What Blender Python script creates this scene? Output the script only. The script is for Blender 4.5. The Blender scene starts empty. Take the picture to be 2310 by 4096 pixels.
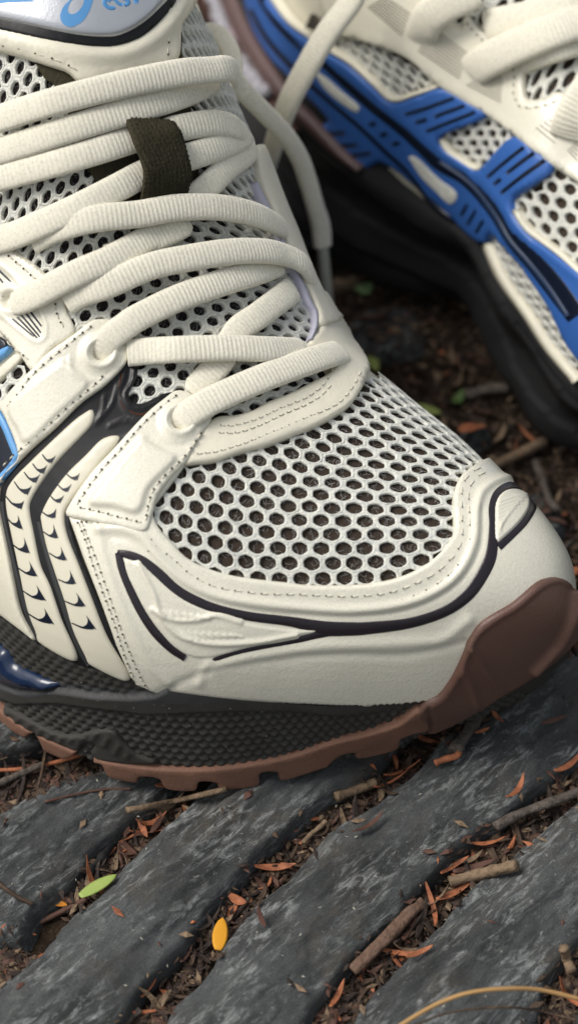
import bpy, math, random
import numpy as np
from mathutils import Vector, Matrix
from mathutils.bvhtree import BVHTree
from mathutils.kdtree import KDTree
from mathutils.geometry import delaunay_2d_cdt
random.seed(7); RNG = np.random.RandomState(7)
S = 0.01                                   # everything below is written in centimetres
scn = bpy.context.scene; COL = scn.collection
# ---------------------------------------------------------------- camera
PITCH = math.radians(48); DIST = 60.0; FP = 9900.0; PW, PH = 2310, 4096
cf = np.array([0, math.cos(PITCH), -math.sin(PITCH)]); cu = np.array([0, math.sin(PITCH), math.cos(PITCH)]); cr = np.array([1., 0, 0])
CAM = np.array([0, 0, 3.0]) - DIST*cf
cam = bpy.data.cameras.new('camera'); camo = bpy.data.objects.new('camera', cam); COL.objects.link(camo)
cam.sensor_fit = 'VERTICAL'; cam.sensor_height = 24; cam.lens = 24*FP/PH
camo.location = Vector(CAM*S); camo.rotation_euler = (math.radians(90)-PITCH, 0, 0)
cam.clip_start = 0.05; cam.clip_end = 100
cam.dof.use_dof = True; cam.dof.focus_distance = 0.573; cam.dof.aperture_fstop = cam.lens/9.5
scn.camera = camo
# ---------------------------------------------------------------- world, sun, exposure
w = bpy.data.worlds.new('World'); scn.world = w; w.use_nodes = True
nt = w.node_tree; nt.nodes.clear()
sky = nt.nodes.new('ShaderNodeTexSky'); sky.sky_type = 'NISHITA'; sky.sun_disc = False
SUN_EL, SUN_AZ = math.radians(56), math.radians(-90)
sky.sun_elevation = SUN_EL; sky.sun_rotation = SUN_AZ; sky.air_density = 1.6; sky.dust_density = 5; sky.ozone_density = 1.0
bg = nt.nodes.new('ShaderNodeBackground'); bg.inputs[1].default_value = 0.095
out = nt.nodes.new('ShaderNodeOutputWorld')
hs = nt.nodes.new('ShaderNodeHueSaturation'); hs.inputs['Saturation'].default_value = .38   # thin overcast: the sky is greyer than clear blue
nt.links.new(sky.outputs[0], hs.inputs['Color']); nt.links.new(hs.outputs[0], bg.inputs[0]); nt.links.new(bg.outputs[0], out.inputs[0])
sun = bpy.data.lights.new('sun', 'SUN'); sun.energy = 1.5; sun.angle = math.radians(25); sun.color = (1, .965, .91)
suno = bpy.data.objects.new('sun', sun); COL.objects.link(suno)
_sd = Vector((math.sin(SUN_AZ)*math.cos(SUN_EL), math.cos(SUN_AZ)*math.cos(SUN_EL), math.sin(SUN_EL)))
suno.rotation_euler = _sd.to_track_quat('Z', 'Y').to_euler(); suno.location = _sd*3
scn.view_settings.view_transform = 'Standard'; scn.view_settings.look = 'None'
scn.view_settings.exposure = 0.40; scn.view_settings.gamma = 1
# ---------------------------------------------------------------- geometry helpers
def ray(px, py):
    d = cf + (px-PW/2)/FP*cr + (PH/2-py)/FP*cu
    return CAM, d/np.linalg.norm(d)
def at(px, py, z):
    o, d = ray(px, py); return o + d*((z-o[2])/d[2])
def mesh(name, V, F, mat, parent=None, smooth=True, kind=None):
    me = bpy.data.meshes.new(name)
    V = np.asarray(V, dtype=float)*S
    me.from_pydata(V.tolist(), [], [tuple(f) for f in F]); me.update()
    if smooth: me.polygons.foreach_set('use_smooth', [True]*len(me.polygons))
    if mat: me.materials.append(mat)
    o = bpy.data.objects.new(name, me); COL.objects.link(o)
    if parent: o.parent = parent
    if kind: o['kind'] = kind
    return o
def thing(name, label, cat, loc=(0, 0, 0), group=None):
    o = bpy.data.objects.new(name, None); COL.objects.link(o); o.empty_display_size = .01
    o['label'] = label; o['category'] = cat
    if group: o['group'] = group
    return o
def tag(o, label, cat, group=None):
    o['label'] = label; o['category'] = cat
    if group: o['group'] = group
    return o
def cr_spline(P, n):
    """Catmull-Rom resample of a polyline to n points (even in chord length)"""
    P = np.asarray(P, float); m = len(P)
    if m == 2: return P[0]+(P[1]-P[0])*np.linspace(0, 1, n)[:, None]
    Q = np.vstack([2*P[0]-P[1], P, 2*P[-1]-P[-2]]); out = []
    for i in range(m-1):
        t = np.linspace(0, 1, 24, endpoint=False)[:, None]
        a, b, c, d = Q[i], Q[i+1], Q[i+2], Q[i+3]
        out.append(.5*((2*b)+(c-a)*t+(2*a-5*b+4*c-d)*t*t+(3*b-a-3*c+d)*t**3))
    R = np.vstack(out+[P[-1:]])
    L = np.r_[0, np.cumsum(np.linalg.norm(np.diff(R[:, :3], axis=0), axis=1))]
    s = np.linspace(0, L[-1], n)
    return np.stack([np.interp(s, L, R[:, k]) for k in range(R.shape[1])], 1)
def in_poly(x, y, P):
    x = np.asarray(x); y = np.asarray(y); r = np.zeros(x.shape, bool); n = len(P)
    for i in range(n):
        x1, y1 = P[i]; x2, y2 = P[(i+1) % n]
        if y1 == y2: continue
        c = ((y1 > y) != (y2 > y)) & (x < (x2-x1)*(y-y1)/(y2-y1)+x1); r ^= c
    return r
def seg_dist(Q, P, closed=False):
    """distance of points Q(n,k) to polyline P(m,k); also arclength fraction"""
    A = P if closed else P[:-1]; B = np.roll(P, -1, 0) if closed else P[1:]
    best = np.full(len(Q), 1e9)
    for i in range(0, len(Q), 4000):
        q = Q[i:i+4000, None, :]; ab = (B-A)[None]; aq = q-A[None]
        t = np.clip((aq*ab).sum(2)/np.maximum((ab*ab).sum(2), 1e-12), 0, 1)
        d = np.linalg.norm(aq-t[..., None]*ab, axis=2); best[i:i+4000] = d.min(1)
    return best
def sm(x):
    x = np.clip(x, 0, 1); return x*x*(3-2*x)
_perm = RNG.permutation(256); _perm = np.r_[_perm, _perm]; _val = RNG.rand(256)
def vnoise(x, y, z=0.):
    x = np.asarray(x, float); y = np.asarray(y, float); z = np.zeros_like(x)+z
    xi = np.floor(x).astype(int); yi = np.floor(y).astype(int); zi = np.floor(z).astype(int)
    fx, fy, fz = [t*t*(3-2*t) for t in (x-xi, y-yi, z-zi)]
    def h(a, b, c): return _val[_perm[(_perm[(_perm[a & 255]+b) & 255]+c) & 255]]
    r = 0
    for dx in (0, 1):
        for dy in (0, 1):
            for dz in (0, 1):
                r = r+h(xi+dx, yi+dy, zi+dz)*(fx if dx else 1-fx)*(fy if dy else 1-fy)*(fz if dz else 1-fz)
    return r
def fbm(x, y, o=4, z=0.):
    r = 0; a = .5
    for i in range(o): r = r+a*vnoise(np.asarray(x)*2**i+17*i, np.asarray(y)*2**i-9*i, z); a *= .5
    return r
# ---------------------------------------------------------------- materials
def mat(name, col, rough=.5, spec=.5, metal=0, bump=None, var=None, coat=0, sheen=0, sub=0, knit=None, tint=None):
    m = bpy.data.materials.new(name); m.use_nodes = True; t = m.node_tree; N = t.nodes; L = t.links
    b = N['Principled BSDF']; b.inputs['Base Color'].default_value = (*col, 1); b.inputs['Roughness'].default_value = rough
    b.inputs['Specular IOR Level'].default_value = spec; b.inputs['Metallic'].default_value = metal
    b.inputs['Coat Weight'].default_value = coat; b.inputs['Coat Roughness'].default_value = .35
    b.inputs['Sheen Weight'].default_value = sheen
    if sub: b.inputs['Subsurface Weight'].default_value = sub; b.inputs['Subsurface Scale'].default_value = .002; b.inputs['Subsurface Radius'].default_value = (1, .8, .6)
    tc = N.new('ShaderNodeTexCoord')
    if var:                                # (scale per metre, second colour, low, high, detail)
        n = N.new('ShaderNodeTexNoise'); n.inputs['Scale'].default_value = var[0]; n.inputs['Detail'].default_value = 6
        r = N.new('ShaderNodeMapRange'); r.inputs[1].default_value = var[2]; r.inputs[2].default_value = var[3]
        x = N.new('ShaderNodeMix'); x.data_type = 'RGBA'; x.inputs[6].default_value = (*col, 1); x.inputs[7].default_value = (*var[1], 1)
        L.new(tc.outputs['Object'], n.inputs['Vector']); L.new(n.outputs[0], r.inputs[0]); L.new(r.outputs[0], x.inputs[0]); L.new(x.outputs[2], b.inputs['Base Color'])
    last = None
    for bb in (bump or []):                # (scale, strength, distance_m, kind)
        if bb[3] == 'vor':
            n = N.new('ShaderNodeTexVoronoi'); n.inputs['Scale'].default_value = bb[0]
        else:
            n = N.new('ShaderNodeTexNoise'); n.inputs['Scale'].default_value = bb[0]; n.inputs['Detail'].default_value = 5
        L.new(tc.outputs['Object'], n.inputs['Vector'])
        p = N.new('ShaderNodeBump'); p.inputs['Strength'].default_value = bb[1]; p.inputs['Distance'].default_value = bb[2]
        L.new(n.outputs[0], p.inputs['Height'])
        if last: L.new(last.outputs[0], p.inputs['Normal'])
        last = p
    if last: L.new(last.outputs[0], b.inputs['Normal'])
    return m
CREAM = (.785, .74, .595)
M = dict(
    cream=mat('cream_leather', CREAM, .42, .5, bump=[(900, .25, .0004, 'n'), (3500, .2, .0002, 'vor')], var=(60, (.64, .61, .50), .4, .75), coat=.25),
    pearl=mat('pearl_leather', (.80, .765, .635), .27, .6, bump=[(260, .12, .0006, 'n'), (1300, .3, .0003, 'n'), (3500, .15, .0002, 'vor')], var=(4000, (.67, .65, .54), .5, .62), coat=.55),
    net=mat('white_mesh_yarn', (.78, .775, .69), .8, .2, bump=[(2500, .8, .0006, 'n')], sheen=.3, var=(900, (.60, .61, .58), .4, .7)),
    lining=mat('dark_lining', (.055, .040, .030), .95, .1, bump=[(2500, .8, .0006, 'n')], var=(900, (.06, .052, .045), .45, .7)),
    tongue_dark=mat('tongue_lining', (.028, .022, .022), .95, .1, bump=[(2000, .8, .0006, 'n')], var=(1500, (.10, .10, .10), .52, .7)),
    black=mat('black_plastic', (.009, .009, .010), .36, .35, bump=[(500, .1, .0003, 'n')]),
    plum=mat('dark_print', (.018, .013, .018), .3, .5, bump=[(2500, .3, .0002, 'n')]),
    inlay=mat('cream_plastic', (.70, .66, .53), .36, .45, bump=[(300, .08, .0004, 'n')], sub=.05),
    lace=mat('cream_lace', (.80, .76, .63), .85, .2, bump=[(2600, .35, .0004, 'n')], sheen=.35, var=(1600, (.66, .63, .52), .45, .7)),
    web=mat('olive_webbing', (.044, .039, .024), .9, .15, bump=[(1500, .7, .0007, 'n')], var=(1500, (.055, .048, .028), .45, .65)),
    silver=mat('silver_pad', (.62, .64, .67), .34, .5, metal=.6, bump=[(500, .12, .0003, 'n'), (1800, .12, .0002, 'vor')]),
    sky=mat('sky_blue_print', (.10, .30, .60), .5, .4),
    trim=mat('light_blue_trim', (.14, .36, .68), .35, .5),
    mid=mat('charcoal_foam', (.042, .039, .034), .72, .3, bump=[(2500, .35, .0003, 'n')], var=(120, (.050, .048, .044), .4, .7)),
    midsm=mat('grey_foam_smooth', (.052, .053, .056), .6, .35, bump=[(2500, .3, .0002, 'n')], var=(90, (.040, .040, .040), .4, .7)),
    gel=mat('navy_gel', (.006, .018, .055), .22, .6, bump=[(100, .1, .001, 'n')]),
    rubber=mat('brown_rubber', (.115, .064, .048), .42, .4, bump=[(1800, .3, .0003, 'n')], var=(80, (.11, .055, .042), .4, .7)),
    rubber2=mat('brown_rubber_worn', (.20, .105, .07), .7, .3, bump=[(1500, .4, .0004, 'n')], var=(90, (.15, .08, .055), .4, .7)),
    thread=mat('cream_thread', (.70, .67, .56), .7, .3),
    hole=mat('needle_hole', (.085, .07, .05), .9, .1),
    lilac=mat('lilac_lining', (.50, .49, .58), .8, .2, bump=[(2500, .5, .0004, 'n')]),
    blue=mat('royal_blue_plastic', (.036, .125, .41), .42, .5, bump=[(300, .15, .0004, 'n')]),
    navy=mat('dark_navy_plastic', (.006, .010, .022), .3, .5),
)
# ---------------------------------------------------------------- the form of a shoe: stations lofted, (u,v) -> point
class Form:
    """stations: (A lateral feather, T crown, B medial feather, SA, SB sole edges, n exponents). v: 0-1 outsole wall, 1-2 lateral, 2-3 medial, 3-4 wall"""
    def __init__(f, st, ku=16, kv=24):
        st = np.array(st, float); f.n = len(st); f.ku = ku; f.kv = kv
        m = (f.n-1)*ku+1
        Q = np.vstack([2*st[0]-st[1], st, 2*st[-1]-st[-2]]); R = []
        for g in range(m):
            i = min(g//ku, f.n-2); t = (g-i*ku)/ku; a, b, c, d = Q[i], Q[i+1], Q[i+2], Q[i+3]
            R.append(.5*((2*b)+(c-a)*t+(2*a-5*b+4*c-d)*t*t+(3*b-a-3*c+d)*t**3))
        R = np.array(R); A, T, B, SA, SB = [R[:, 3*k:3*k+3] for k in range(5)]; nl = R[:, 15]; nm = R[:, 16]
        rows = []
        for k in range(kv):
            t = k/kv; rows.append(SA*(1-t)+A*t)
        def quarter(A, n, t):
            ph = t*math.pi/2; e = 2/n[:, None]
            h = 1-np.cos(ph)**e if t < 1 else np.ones_like(e); z = np.sin(ph)**e
            P = A+(T-A)*h; P[:, 2:3] = A[:, 2:3]+(T[:, 2:3]-A[:, 2:3])*z
            return P
        for k in range(kv): rows.append(quarter(A, nl, k/kv))
        for k in range(kv): rows.append(quarter(B, nm, 1-k/kv))
        for k in range(kv+1):
            t = k/kv; rows.append(B*(1-t)+SB*t)
        G = np.array(rows).transpose(1, 0, 2)          # [u, v, 3]
        # light smoothing of the v direction, softens the joints
        for _ in range(2):
            H = G.copy(); H[:, 1:-1] = .25*G[:, :-2]+.5*G[:, 1:-1]+.25*G[:, 2:]; G = H
        f.G = G; nu, nv = G.shape[:2]; f.nu, f.nv = nu, nv
        du = np.gradient(G, axis=0); dv = np.gradient(G, axis=1)
        N = np.cross(du, dv); N /= np.linalg.norm(N, axis=2)[..., None]+1e-12
        # outward = away from the axis below
        ctr = (G[:, kv*2]*.5+(G[:, 0]+G[:, -1])*.25)[:, None, :]
        if ((G-ctr)*N).sum() < 0: N = -N; f.flip = True
        else: f.flip = False
        f.N = N
        V = G.reshape(-1, 3); F = [(i*nv+j, i*nv+j+1, (i+1)*nv+j+1, (i+1)*nv+j) for i in range(nu-1) for j in range(nv-1)]
        f.F = F; f.V = V; f.bvh = BVHTree.FromPolygons([Vector(p) for p in V], F)
        dy = np.linalg.norm(np.diff(G, axis=1), axis=2); f.arc = np.concatenate([np.zeros((nu, 1)), np.cumsum(dy, 1)], 1)
        f.arc -= f.arc[:, 2*kv:2*kv+1]                 # arc length from the crown line, lateral negative
    def ev(f, uv, off=0.):
        """uv in grid units -> points"""
        uv = np.atleast_2d(uv); u = np.clip(uv[:, 0], 0, f.nu-1.001); v = np.clip(uv[:, 1], 0, f.nv-1.001)
        i = u.astype(int); j = v.astype(int); a = (u-i)[:, None]; b = (v-j)[:, None]
        def bl(A): return (A[i, j]*(1-a)+A[i+1, j]*a)*(1-b)+(A[i, j+1]*(1-a)+A[i+1, j+1]*a)*b
        P = bl(f.G); N = bl(f.N); N /= np.linalg.norm(N, axis=1)[:, None]
        return P, N, P+N*(np.zeros(len(P))+off)[:, None]
    def uv(f, px, py):
        o, d = ray(px, py)
        for k in range(120):
            h = f.bvh.ray_cast(Vector(o), Vector(d))
            if h[0] is not None: break
            # missed: slide towards the middle of the form as the camera sees it
            q = f.G[min(f.nu-1, int(f.nu*.62)), int(f.nv*.5)]-CAM
            cx = PW/2+FP*(q@cr)/(q@cf); cy = PH/2-FP*(q@cu)/(q@cf)
            px += (cx-px)*.006; py += (cy-py)*.006; o, d = ray(px, py)
        if h[0] is None: raise RuntimeError('ray missed')
        p = np.array(h[0]); q = h[2]; i, j = q//(f.nv-1), q % (f.nv-1)
        A, B, C_, D_ = f.G[i, j], f.G[i+1, j], f.G[i, j+1], f.G[i+1, j+1]; x = y = .5
        for _ in range(4):
            P = (A*(1-x)+B*x)*(1-y)+(C_*(1-x)+D_*x)*y; ex = (B-A)*(1-y)+(D_-C_)*y; ey = (C_-A)*(1-x)+(D_-B)*x; r = p-P
            a_, b_, c_ = ex@ex, ex@ey, ey@ey; dt = a_*c_-b_*b_+1e-15; r1, r2 = ex@r, ey@r
            x = min(1.2, max(-.2, x+(c_*r1-b_*r2)/dt)); y = min(1.2, max(-.2, y+(a_*r2-b_*r1)/dt))
        return np.array([i+x, j+y])
    def uvs(f, pts): return np.array([f.uv(*p[:2]) for p in pts])
def dens(P, step=22, closed=True, smooth=True):
    """densify a pixel polyline"""
    P = np.asarray(P, float)
    if smooth:
        Q = np.vstack([P, P[:1]]) if closed else P
        L = np.linalg.norm(np.diff(Q, axis=0), axis=1).sum(); R = cr_spline(Q, max(8, int(L/step)))
        return R[:-1] if closed else R
    out = []; n = len(P)
    for i in range(n if closed else n-1):
        a, b = P[i], P[(i+1) % n]; k = max(1, int(np.linalg.norm(b-a)/step))
        for t in range(k): out.append(a+(b-a)*t/k)
    if not closed: out.append(P[-1])
    return np.array(out)
# shoe 1 stations (world cm): A, T, B, SA, SB, n_lat, n_med
ST1 = [
 [-13.0, 9.4, 3.3, -6.8, 13.6, 18.6, -3.3, 15.2, 3.3, -13.3, 9.3, 0, -3.1, 15.5, 0, 1.6, 2.1],
 [-11.8, 6.6, 3.3, -6.0, 10.9, 16.4, -2.4, 12.6, 3.3, -12.1, 6.4, 0, -2.2, 12.9, 0, 1.6, 2.1],
 [-10.5, 4.0, 3.3, -5.2, 8.53, 14.8, -1.42, 10.23, 3.3, -10.8, 3.8, 0.0, -1.22, 10.53, 0.0, 1.6, 2.1],
 [-9.0, 1.8, 3.3, -4.46, 6.38, 13.3, -0.63, 8.0, 3.2, -9.2, 1.5, 0.0, -0.43, 8.3, 0.0, 1.6, 2.1],
 [-8.2, -0.3, 3.3, -3.99, 4.53, 11.5, 0.09, 6.69, 3.1, -8.3, -0.6, 0.0, 0.29, 6.99, 0.0, 1.6, 2.2],
 [-7.4, -2.2, 3.2, -3.3, 2.88, 9.8, 0.65, 5.69, 3.0, -7.5, -2.4, 0.0, 0.85, 5.99, 0.0, 1.7, 2.2],
 [-6.2, -3.9, 3.1, -1.95, 1.66, 8.4, 1.33, 4.73, 2.8, -6.3, -4.0, 0.0, 1.53, 4.93, 0.0, 1.8, 2.2],
 [-4.4, -5.0, 3.0, -0.85, 0.18, 7.4, 1.85, 3.56, 2.7, -4.6, -5.15, 0.0, 2.0, 3.76, 0.0, 2.0, 2.3],
 [-2.2, -5.4, 2.8, 0.59, -1.16, 6.6, 3.1, 2.38, 2.6, -2.3, -5.7, 0.0, 3.3, 2.58, 0.0, 2.1, 2.4],
 [0.0, -5.3, 2.3, 2.12, -2.11, 6.1, 4.35, 1.1, 2.5, 0.0, -5.3, 0.05, 4.49, 1.4, 0.1, 2.2, 2.5],
 [1.8, -5.1, 1.9, 3.43, -2.85, 5.8, 5.18, -0.18, 2.5, 1.9, -4.85, 0.3, 5.28, 0.02, 0.4, 2.3, 2.6],
 [3.4, -4.9, 1.9, 4.61, -3.25, 5.4, 5.95, -1.3, 2.5, 3.4, -4.5, 0.75, 6.05, -1.1, 0.8, 2.3, 2.6],
 [4.8, -4.6, 2.0, 5.55, -3.58, 4.8, 6.42, -2.25, 2.5, 4.8, -4.1, 1.1, 6.52, -2.05, 1.1, 2.3, 2.5],
 [5.8, -4.2, 2.2, 6.15, -3.82, 4.0, 6.5, -3.04, 2.5, 5.9, -3.6, 1.5, 6.6, -2.74, 1.5, 2.2, 2.3],
 [6.5, -3.7, 2.7, 6.6, -3.6, 3.0, 6.75, -3.4, 2.7, 6.7, -3.2, 1.8, 6.85, -2.9, 1.8, 2.0, 2.0],
]
for r_ in ST1:                              # the wall runs on below the ground line so that lugs can be laid out on it
    r_[11] -= .6; r_[14] -= .6
F1 = Form(ST1)
#SPLIT
def proj(P):
    q = P-CAM; k = q@cf
    return np.stack([PW/2+FP*(q@cr)/k, PH/2-FP*(q@cu)/k], 1)
def c2p(pts, ox, oy, k):                   # coordinates read off an enlarged crop -> photograph coordinates
    return [(ox+x*k, oy+y*k)+tuple(r) for x, y, *r in pts]
def patch(name, F, poly, off, th, m, parent, bevel=.06, step=.12, relief=None, uvpoly=None, edge=.55, smooth=True, dn=18, skirt=.1, loose=0., fine=None):
    """a panel lying on the form: outline poly (photograph coordinates, or grid uv), rounded edges, real thickness"""
    if uvpoly is None:
        uvb = F.uvs(dens(poly, dn, True, smooth))
    else: uvb = np.asarray(uvpoly, float)
    c = uvb.mean(0); P, _, _ = F.ev(np.array([c, c+[1, 0], c+[0, 1]]))
    Pb, _, _ = F.ev(uvb)
    # mean metric over the boundary
    a, _, _ = F.ev(uvb+[1, 0]); b, _, _ = F.ev(uvb+[0, 1]); s_ = F.ev(uvb-[1, 0])[0]; t_ = F.ev(uvb-[0, 1])[0]
    sc = np.array([np.median(np.linalg.norm(a-s_, axis=1))/2, np.median(np.linalg.norm(b-t_, axis=1))/2])+1e-4
    B = uvb*sc
    # drop nearly repeated points
    keep = [0]
    for i in range(1, len(B)):
        if np.linalg.norm(B[i]-B[keep[-1]]) > .015: keep.append(i)
    if np.linalg.norm(B[keep[-1]]-B[keep[0]]) < .015: keep.pop()
    B = B[keep]; n = len(B)
    T = np.roll(B, -1, 0)-np.roll(B, 1, 0); T /= np.linalg.norm(T, axis=1)[:, None]+1e-9
    Nn = np.stack([-T[:, 1], T[:, 0]], 1)
    area = .5*np.sum(B[:, 0]*np.roll(B[:, 1], -1)-np.roll(B[:, 0], -1)*B[:, 1])
    if area < 0: Nn = -Nn
    pts = []
    for k, frac in enumerate((.35, 1.)):
        q = B+Nn*bevel*frac
        ok = in_poly(q[:, 0], q[:, 1], B) & (seg_dist(q, B, True) > bevel*frac*.85)
        pts.append(q[ok])
    x0, y0 = B.min(0); x1, y1 = B.max(0)
    gx = np.arange(x0, x1, step); gy = np.arange(y0, y1, step*.866)
    X, Y = np.meshgrid(gx, gy); X = X+(np.arange(len(gy)) % 2)[:, None]*step*.5; Q = np.stack([X.ravel(), Y.ravel()], 1)
    Q = Q[in_poly(Q[:, 0], Q[:, 1], B)]
    if len(Q): Q = Q[seg_dist(Q, B, True) > bevel+.3*step]
    if fine:                               # a finer grid where small relief is pressed into the panel
        fp = F.uvs(dens(fine[0], 20, True, True))*sc; fx, fy = np.meshgrid(np.arange(fp[:, 0].min(), fp[:, 0].max(), fine[1]), np.arange(fp[:, 1].min(), fp[:, 1].max(), fine[1])); fq = np.stack([fx.ravel(), fy.ravel()], 1)
        fq = fq[in_poly(fq[:, 0], fq[:, 1], fp)]; Q = np.vstack([Q[~in_poly(Q[:, 0], Q[:, 1], fp)], fq])
    I = np.vstack(pts+[Q]); allp = np.vstack([B, I])
    r = delaunay_2d_cdt([Vector(p) for p in allp], [(i, (i+1) % n) for i in range(n)], [], 0, 1e-6)
    vv = np.array([list(p) for p in r[0]]); tri = [list(t) for t in r[2]]
    cen = np.array([vv[t].mean(0) for t in tri]); ok = in_poly(cen[:, 0], cen[:, 1], B)
    tri = [t for t, o in zip(tri, ok) if o]
    P, N, _ = F.ev(vv/sc); Pb = F.ev(B/sc)[0]
    d = seg_dist(P, np.vstack([Pb, Pb[:1]])); x = np.clip(d/bevel, 0, 1)
    h = off+th*(edge+(1-edge)*np.sqrt(1-(1-x)**2))
    px = proj(P)
    if relief is not None: h = h+relief(px[:, 0], px[:, 1], d)
    if loose: h = h+loose*(fbm(P[:, 0]*1.3, P[:, 1]*1.3+P[:, 2], 3)-.5)*sm(d/.2)
    V = P+N*h[:, None]
    # skirt
    nb = len(V); idx = {}
    bi = np.where(d < 1e-4)[0]
    from collections import Counter
    ed = Counter()
    for t in tri:
        for k in range(len(t)): e = (t[k], t[(k+1) % len(t)]); ed[e] += 1
    be = [e for e in ed if (e[1], e[0]) not in ed]
    V = list(V); fl = []
    for e in be:
        for q in e:
            if q not in idx: idx[q] = len(V); V.append(P[q]+N[q]*(off-skirt))
        fl.append((e[1], e[0], idx[e[0]], idx[e[1]]))
    o = mesh(name, V, tri+fl, m, parent)
    o['_'] = 0; del o['_']
    # orient outwards: compare the first triangles with the form normal
    me = o.data; s = 0
    for k in range(0, len(tri), max(1, len(tri)//40)):
        t = tri[k]; s += np.dot(np.cross(np.array(V[t[1]])-V[t[0]], np.array(V[t[2]])-V[t[0]]), N[t[0]])
    if s < 0: me.flip_normals()
    return o
def ribs(specs):
    """specs: (polyline px, half width px, height cm, kind) -> relief function; kind 'r' ridge/groove, 'p' raised plateau polygon, 's' step line"""
    pre = [(np.array(dens(p, 14, k == 'p', True)), w_, h, k) for p, w_, h, k in specs]
    def f(x, y, d):
        r = np.zeros(len(x)); Q = np.stack([x, y], 1)
        for p, w_, h, k in pre:
            if k == 'p':
                dd = seg_dist(Q, p, True); ins = in_poly(x, y, p); s = np.where(ins, dd, -dd); r += h*sm(s/w_+.5)
            else:
                dd = seg_dist(Q, p); r += h*np.exp(-(dd/w_)**2)
        return r
    return f
def ribbon(name, F, pts, off, th, m, parent, step=8, edge=.5):
    """strip with px centreline and px width: pts (x,y,w)"""
    P = cr_spline(np.array(pts, float), max(4, int(sum(np.linalg.norm(np.diff(np.array(pts)[:, :2], axis=0), axis=1))/step)))
    T = np.gradient(P[:, :2], axis=0); T /= np.linalg.norm(T, axis=1)[:, None]; Nn = np.stack([-T[:, 1], T[:, 0]], 1)
    V = []; Fc = []; prof = [(-1, -.12), (-1, .55*th), (-.72, .93*th), (0, th), (.72, .93*th), (1, .55*th), (1, -.12)]
    for i in range(len(P)):
        for a, h in prof:
            g = F.uv(*(P[i, :2]+Nn[i]*P[i, 2]*.5*a)); V.append(F.ev(g, off+h)[2][0])
    k = len(prof)
    for i in range(len(P)-1):
        for j in range(k-1): Fc.append((i*k+j, i*k+j+1, (i+1)*k+j+1, (i+1)*k+j))
    Fc.append(tuple(range(k))); Fc.append(tuple(range(len(V)-k, len(V)))[::-1])
    return mesh(name, V, Fc, m, parent)
def tube(path, rad, n=6, cap=True, flat=1., up=None):
    """tube along a 3-D path -> V, F ; rad number or list"""
    P = np.asarray(path, float); rad = np.zeros(len(P))+rad
    T = np.gradient(P, axis=0); T /= np.linalg.norm(T, axis=1)[:, None]+1e-12
    V = []; F = []
    ref = np.array([0, 0, 1.]) if up is None else None
    for i in range(len(P)):
        a = (up[i] if up is not None else ref)
        s = np.cross(T[i], a)
        if np.linalg.norm(s) < 1e-3: s = np.cross(T[i], [1, 0, 0])
        s /= np.linalg.norm(s); b = np.cross(s, T[i])
        for k in range(n):
            t = 2*math.pi*k/n; V.append(P[i]+rad[i]*(math.cos(t)*s+flat*math.sin(t)*b))
    for i in range(len(P)-1):
        for k in range(n): F.append((i*n+k, i*n+(k+1) % n, (i+1)*n+(k+1) % n, (i+1)*n+k))
    if cap: F.append(tuple(range(n))[::-1]); F.append(tuple(range(len(V)-n, len(V))))
    return V, F
class Bag:
    def __init__(b): b.V = []; b.F = []
    def add(b, VF):
        k = len(b.V); b.V += [np.asarray(v) for v in VF[0]]; b.F += [tuple(i+k for i in f) for f in VF[1]]; return b
    def mesh(b, name, m, parent=None, kind=None, smooth=True): return mesh(name, b.V, b.F, m, parent, smooth, kind)
def stitches(F, row, h, th_bag, ho_bag, pitch=30, ln=.62, w_=3.2, tr=.016, hr=.03):
    P = dens(row, 4, False); L = np.r_[0, np.cumsum(np.linalg.norm(np.diff(P, axis=0), axis=1))]; n = int(L[-1]/pitch)
    for i in range(n):
        s = [(i+a)*L[-1]/n for a in (0, ln*.25, ln*.5, ln*.75, ln)]
        q = [(np.interp(t, L, P[:, 0])+random.uniform(-1, 1), np.interp(t, L, P[:, 1])+random.uniform(-1, 1)) for t in s]
        hs = [-.02, .006, .012, .006, -.02]
        pts = [F.ev(F.uv(*a), h+b)[2][0] for a, b in zip(q, hs)]
        th_bag.add(tube(pts, [tr*.7, tr, tr, tr, tr*.7], 5))
        g = F.uv(*q[0]); c, nn, _ = F.ev(g); c = c[0]; nn = nn[0]
        e1 = np.cross(nn, [0, 0, 1.]); e1 /= np.linalg.norm(e1); e2 = np.cross(nn, e1); r = hr
        ho_bag.add(([c+nn*(h+.022)+r*(math.cos(a)*e1+math.sin(a)*e2) for a in np.linspace(0, 6.283, 7)[:-1]]+[c+nn*(h+.026)], [(k, (k+1) % 6, 6) for k in range(6)]))
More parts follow.
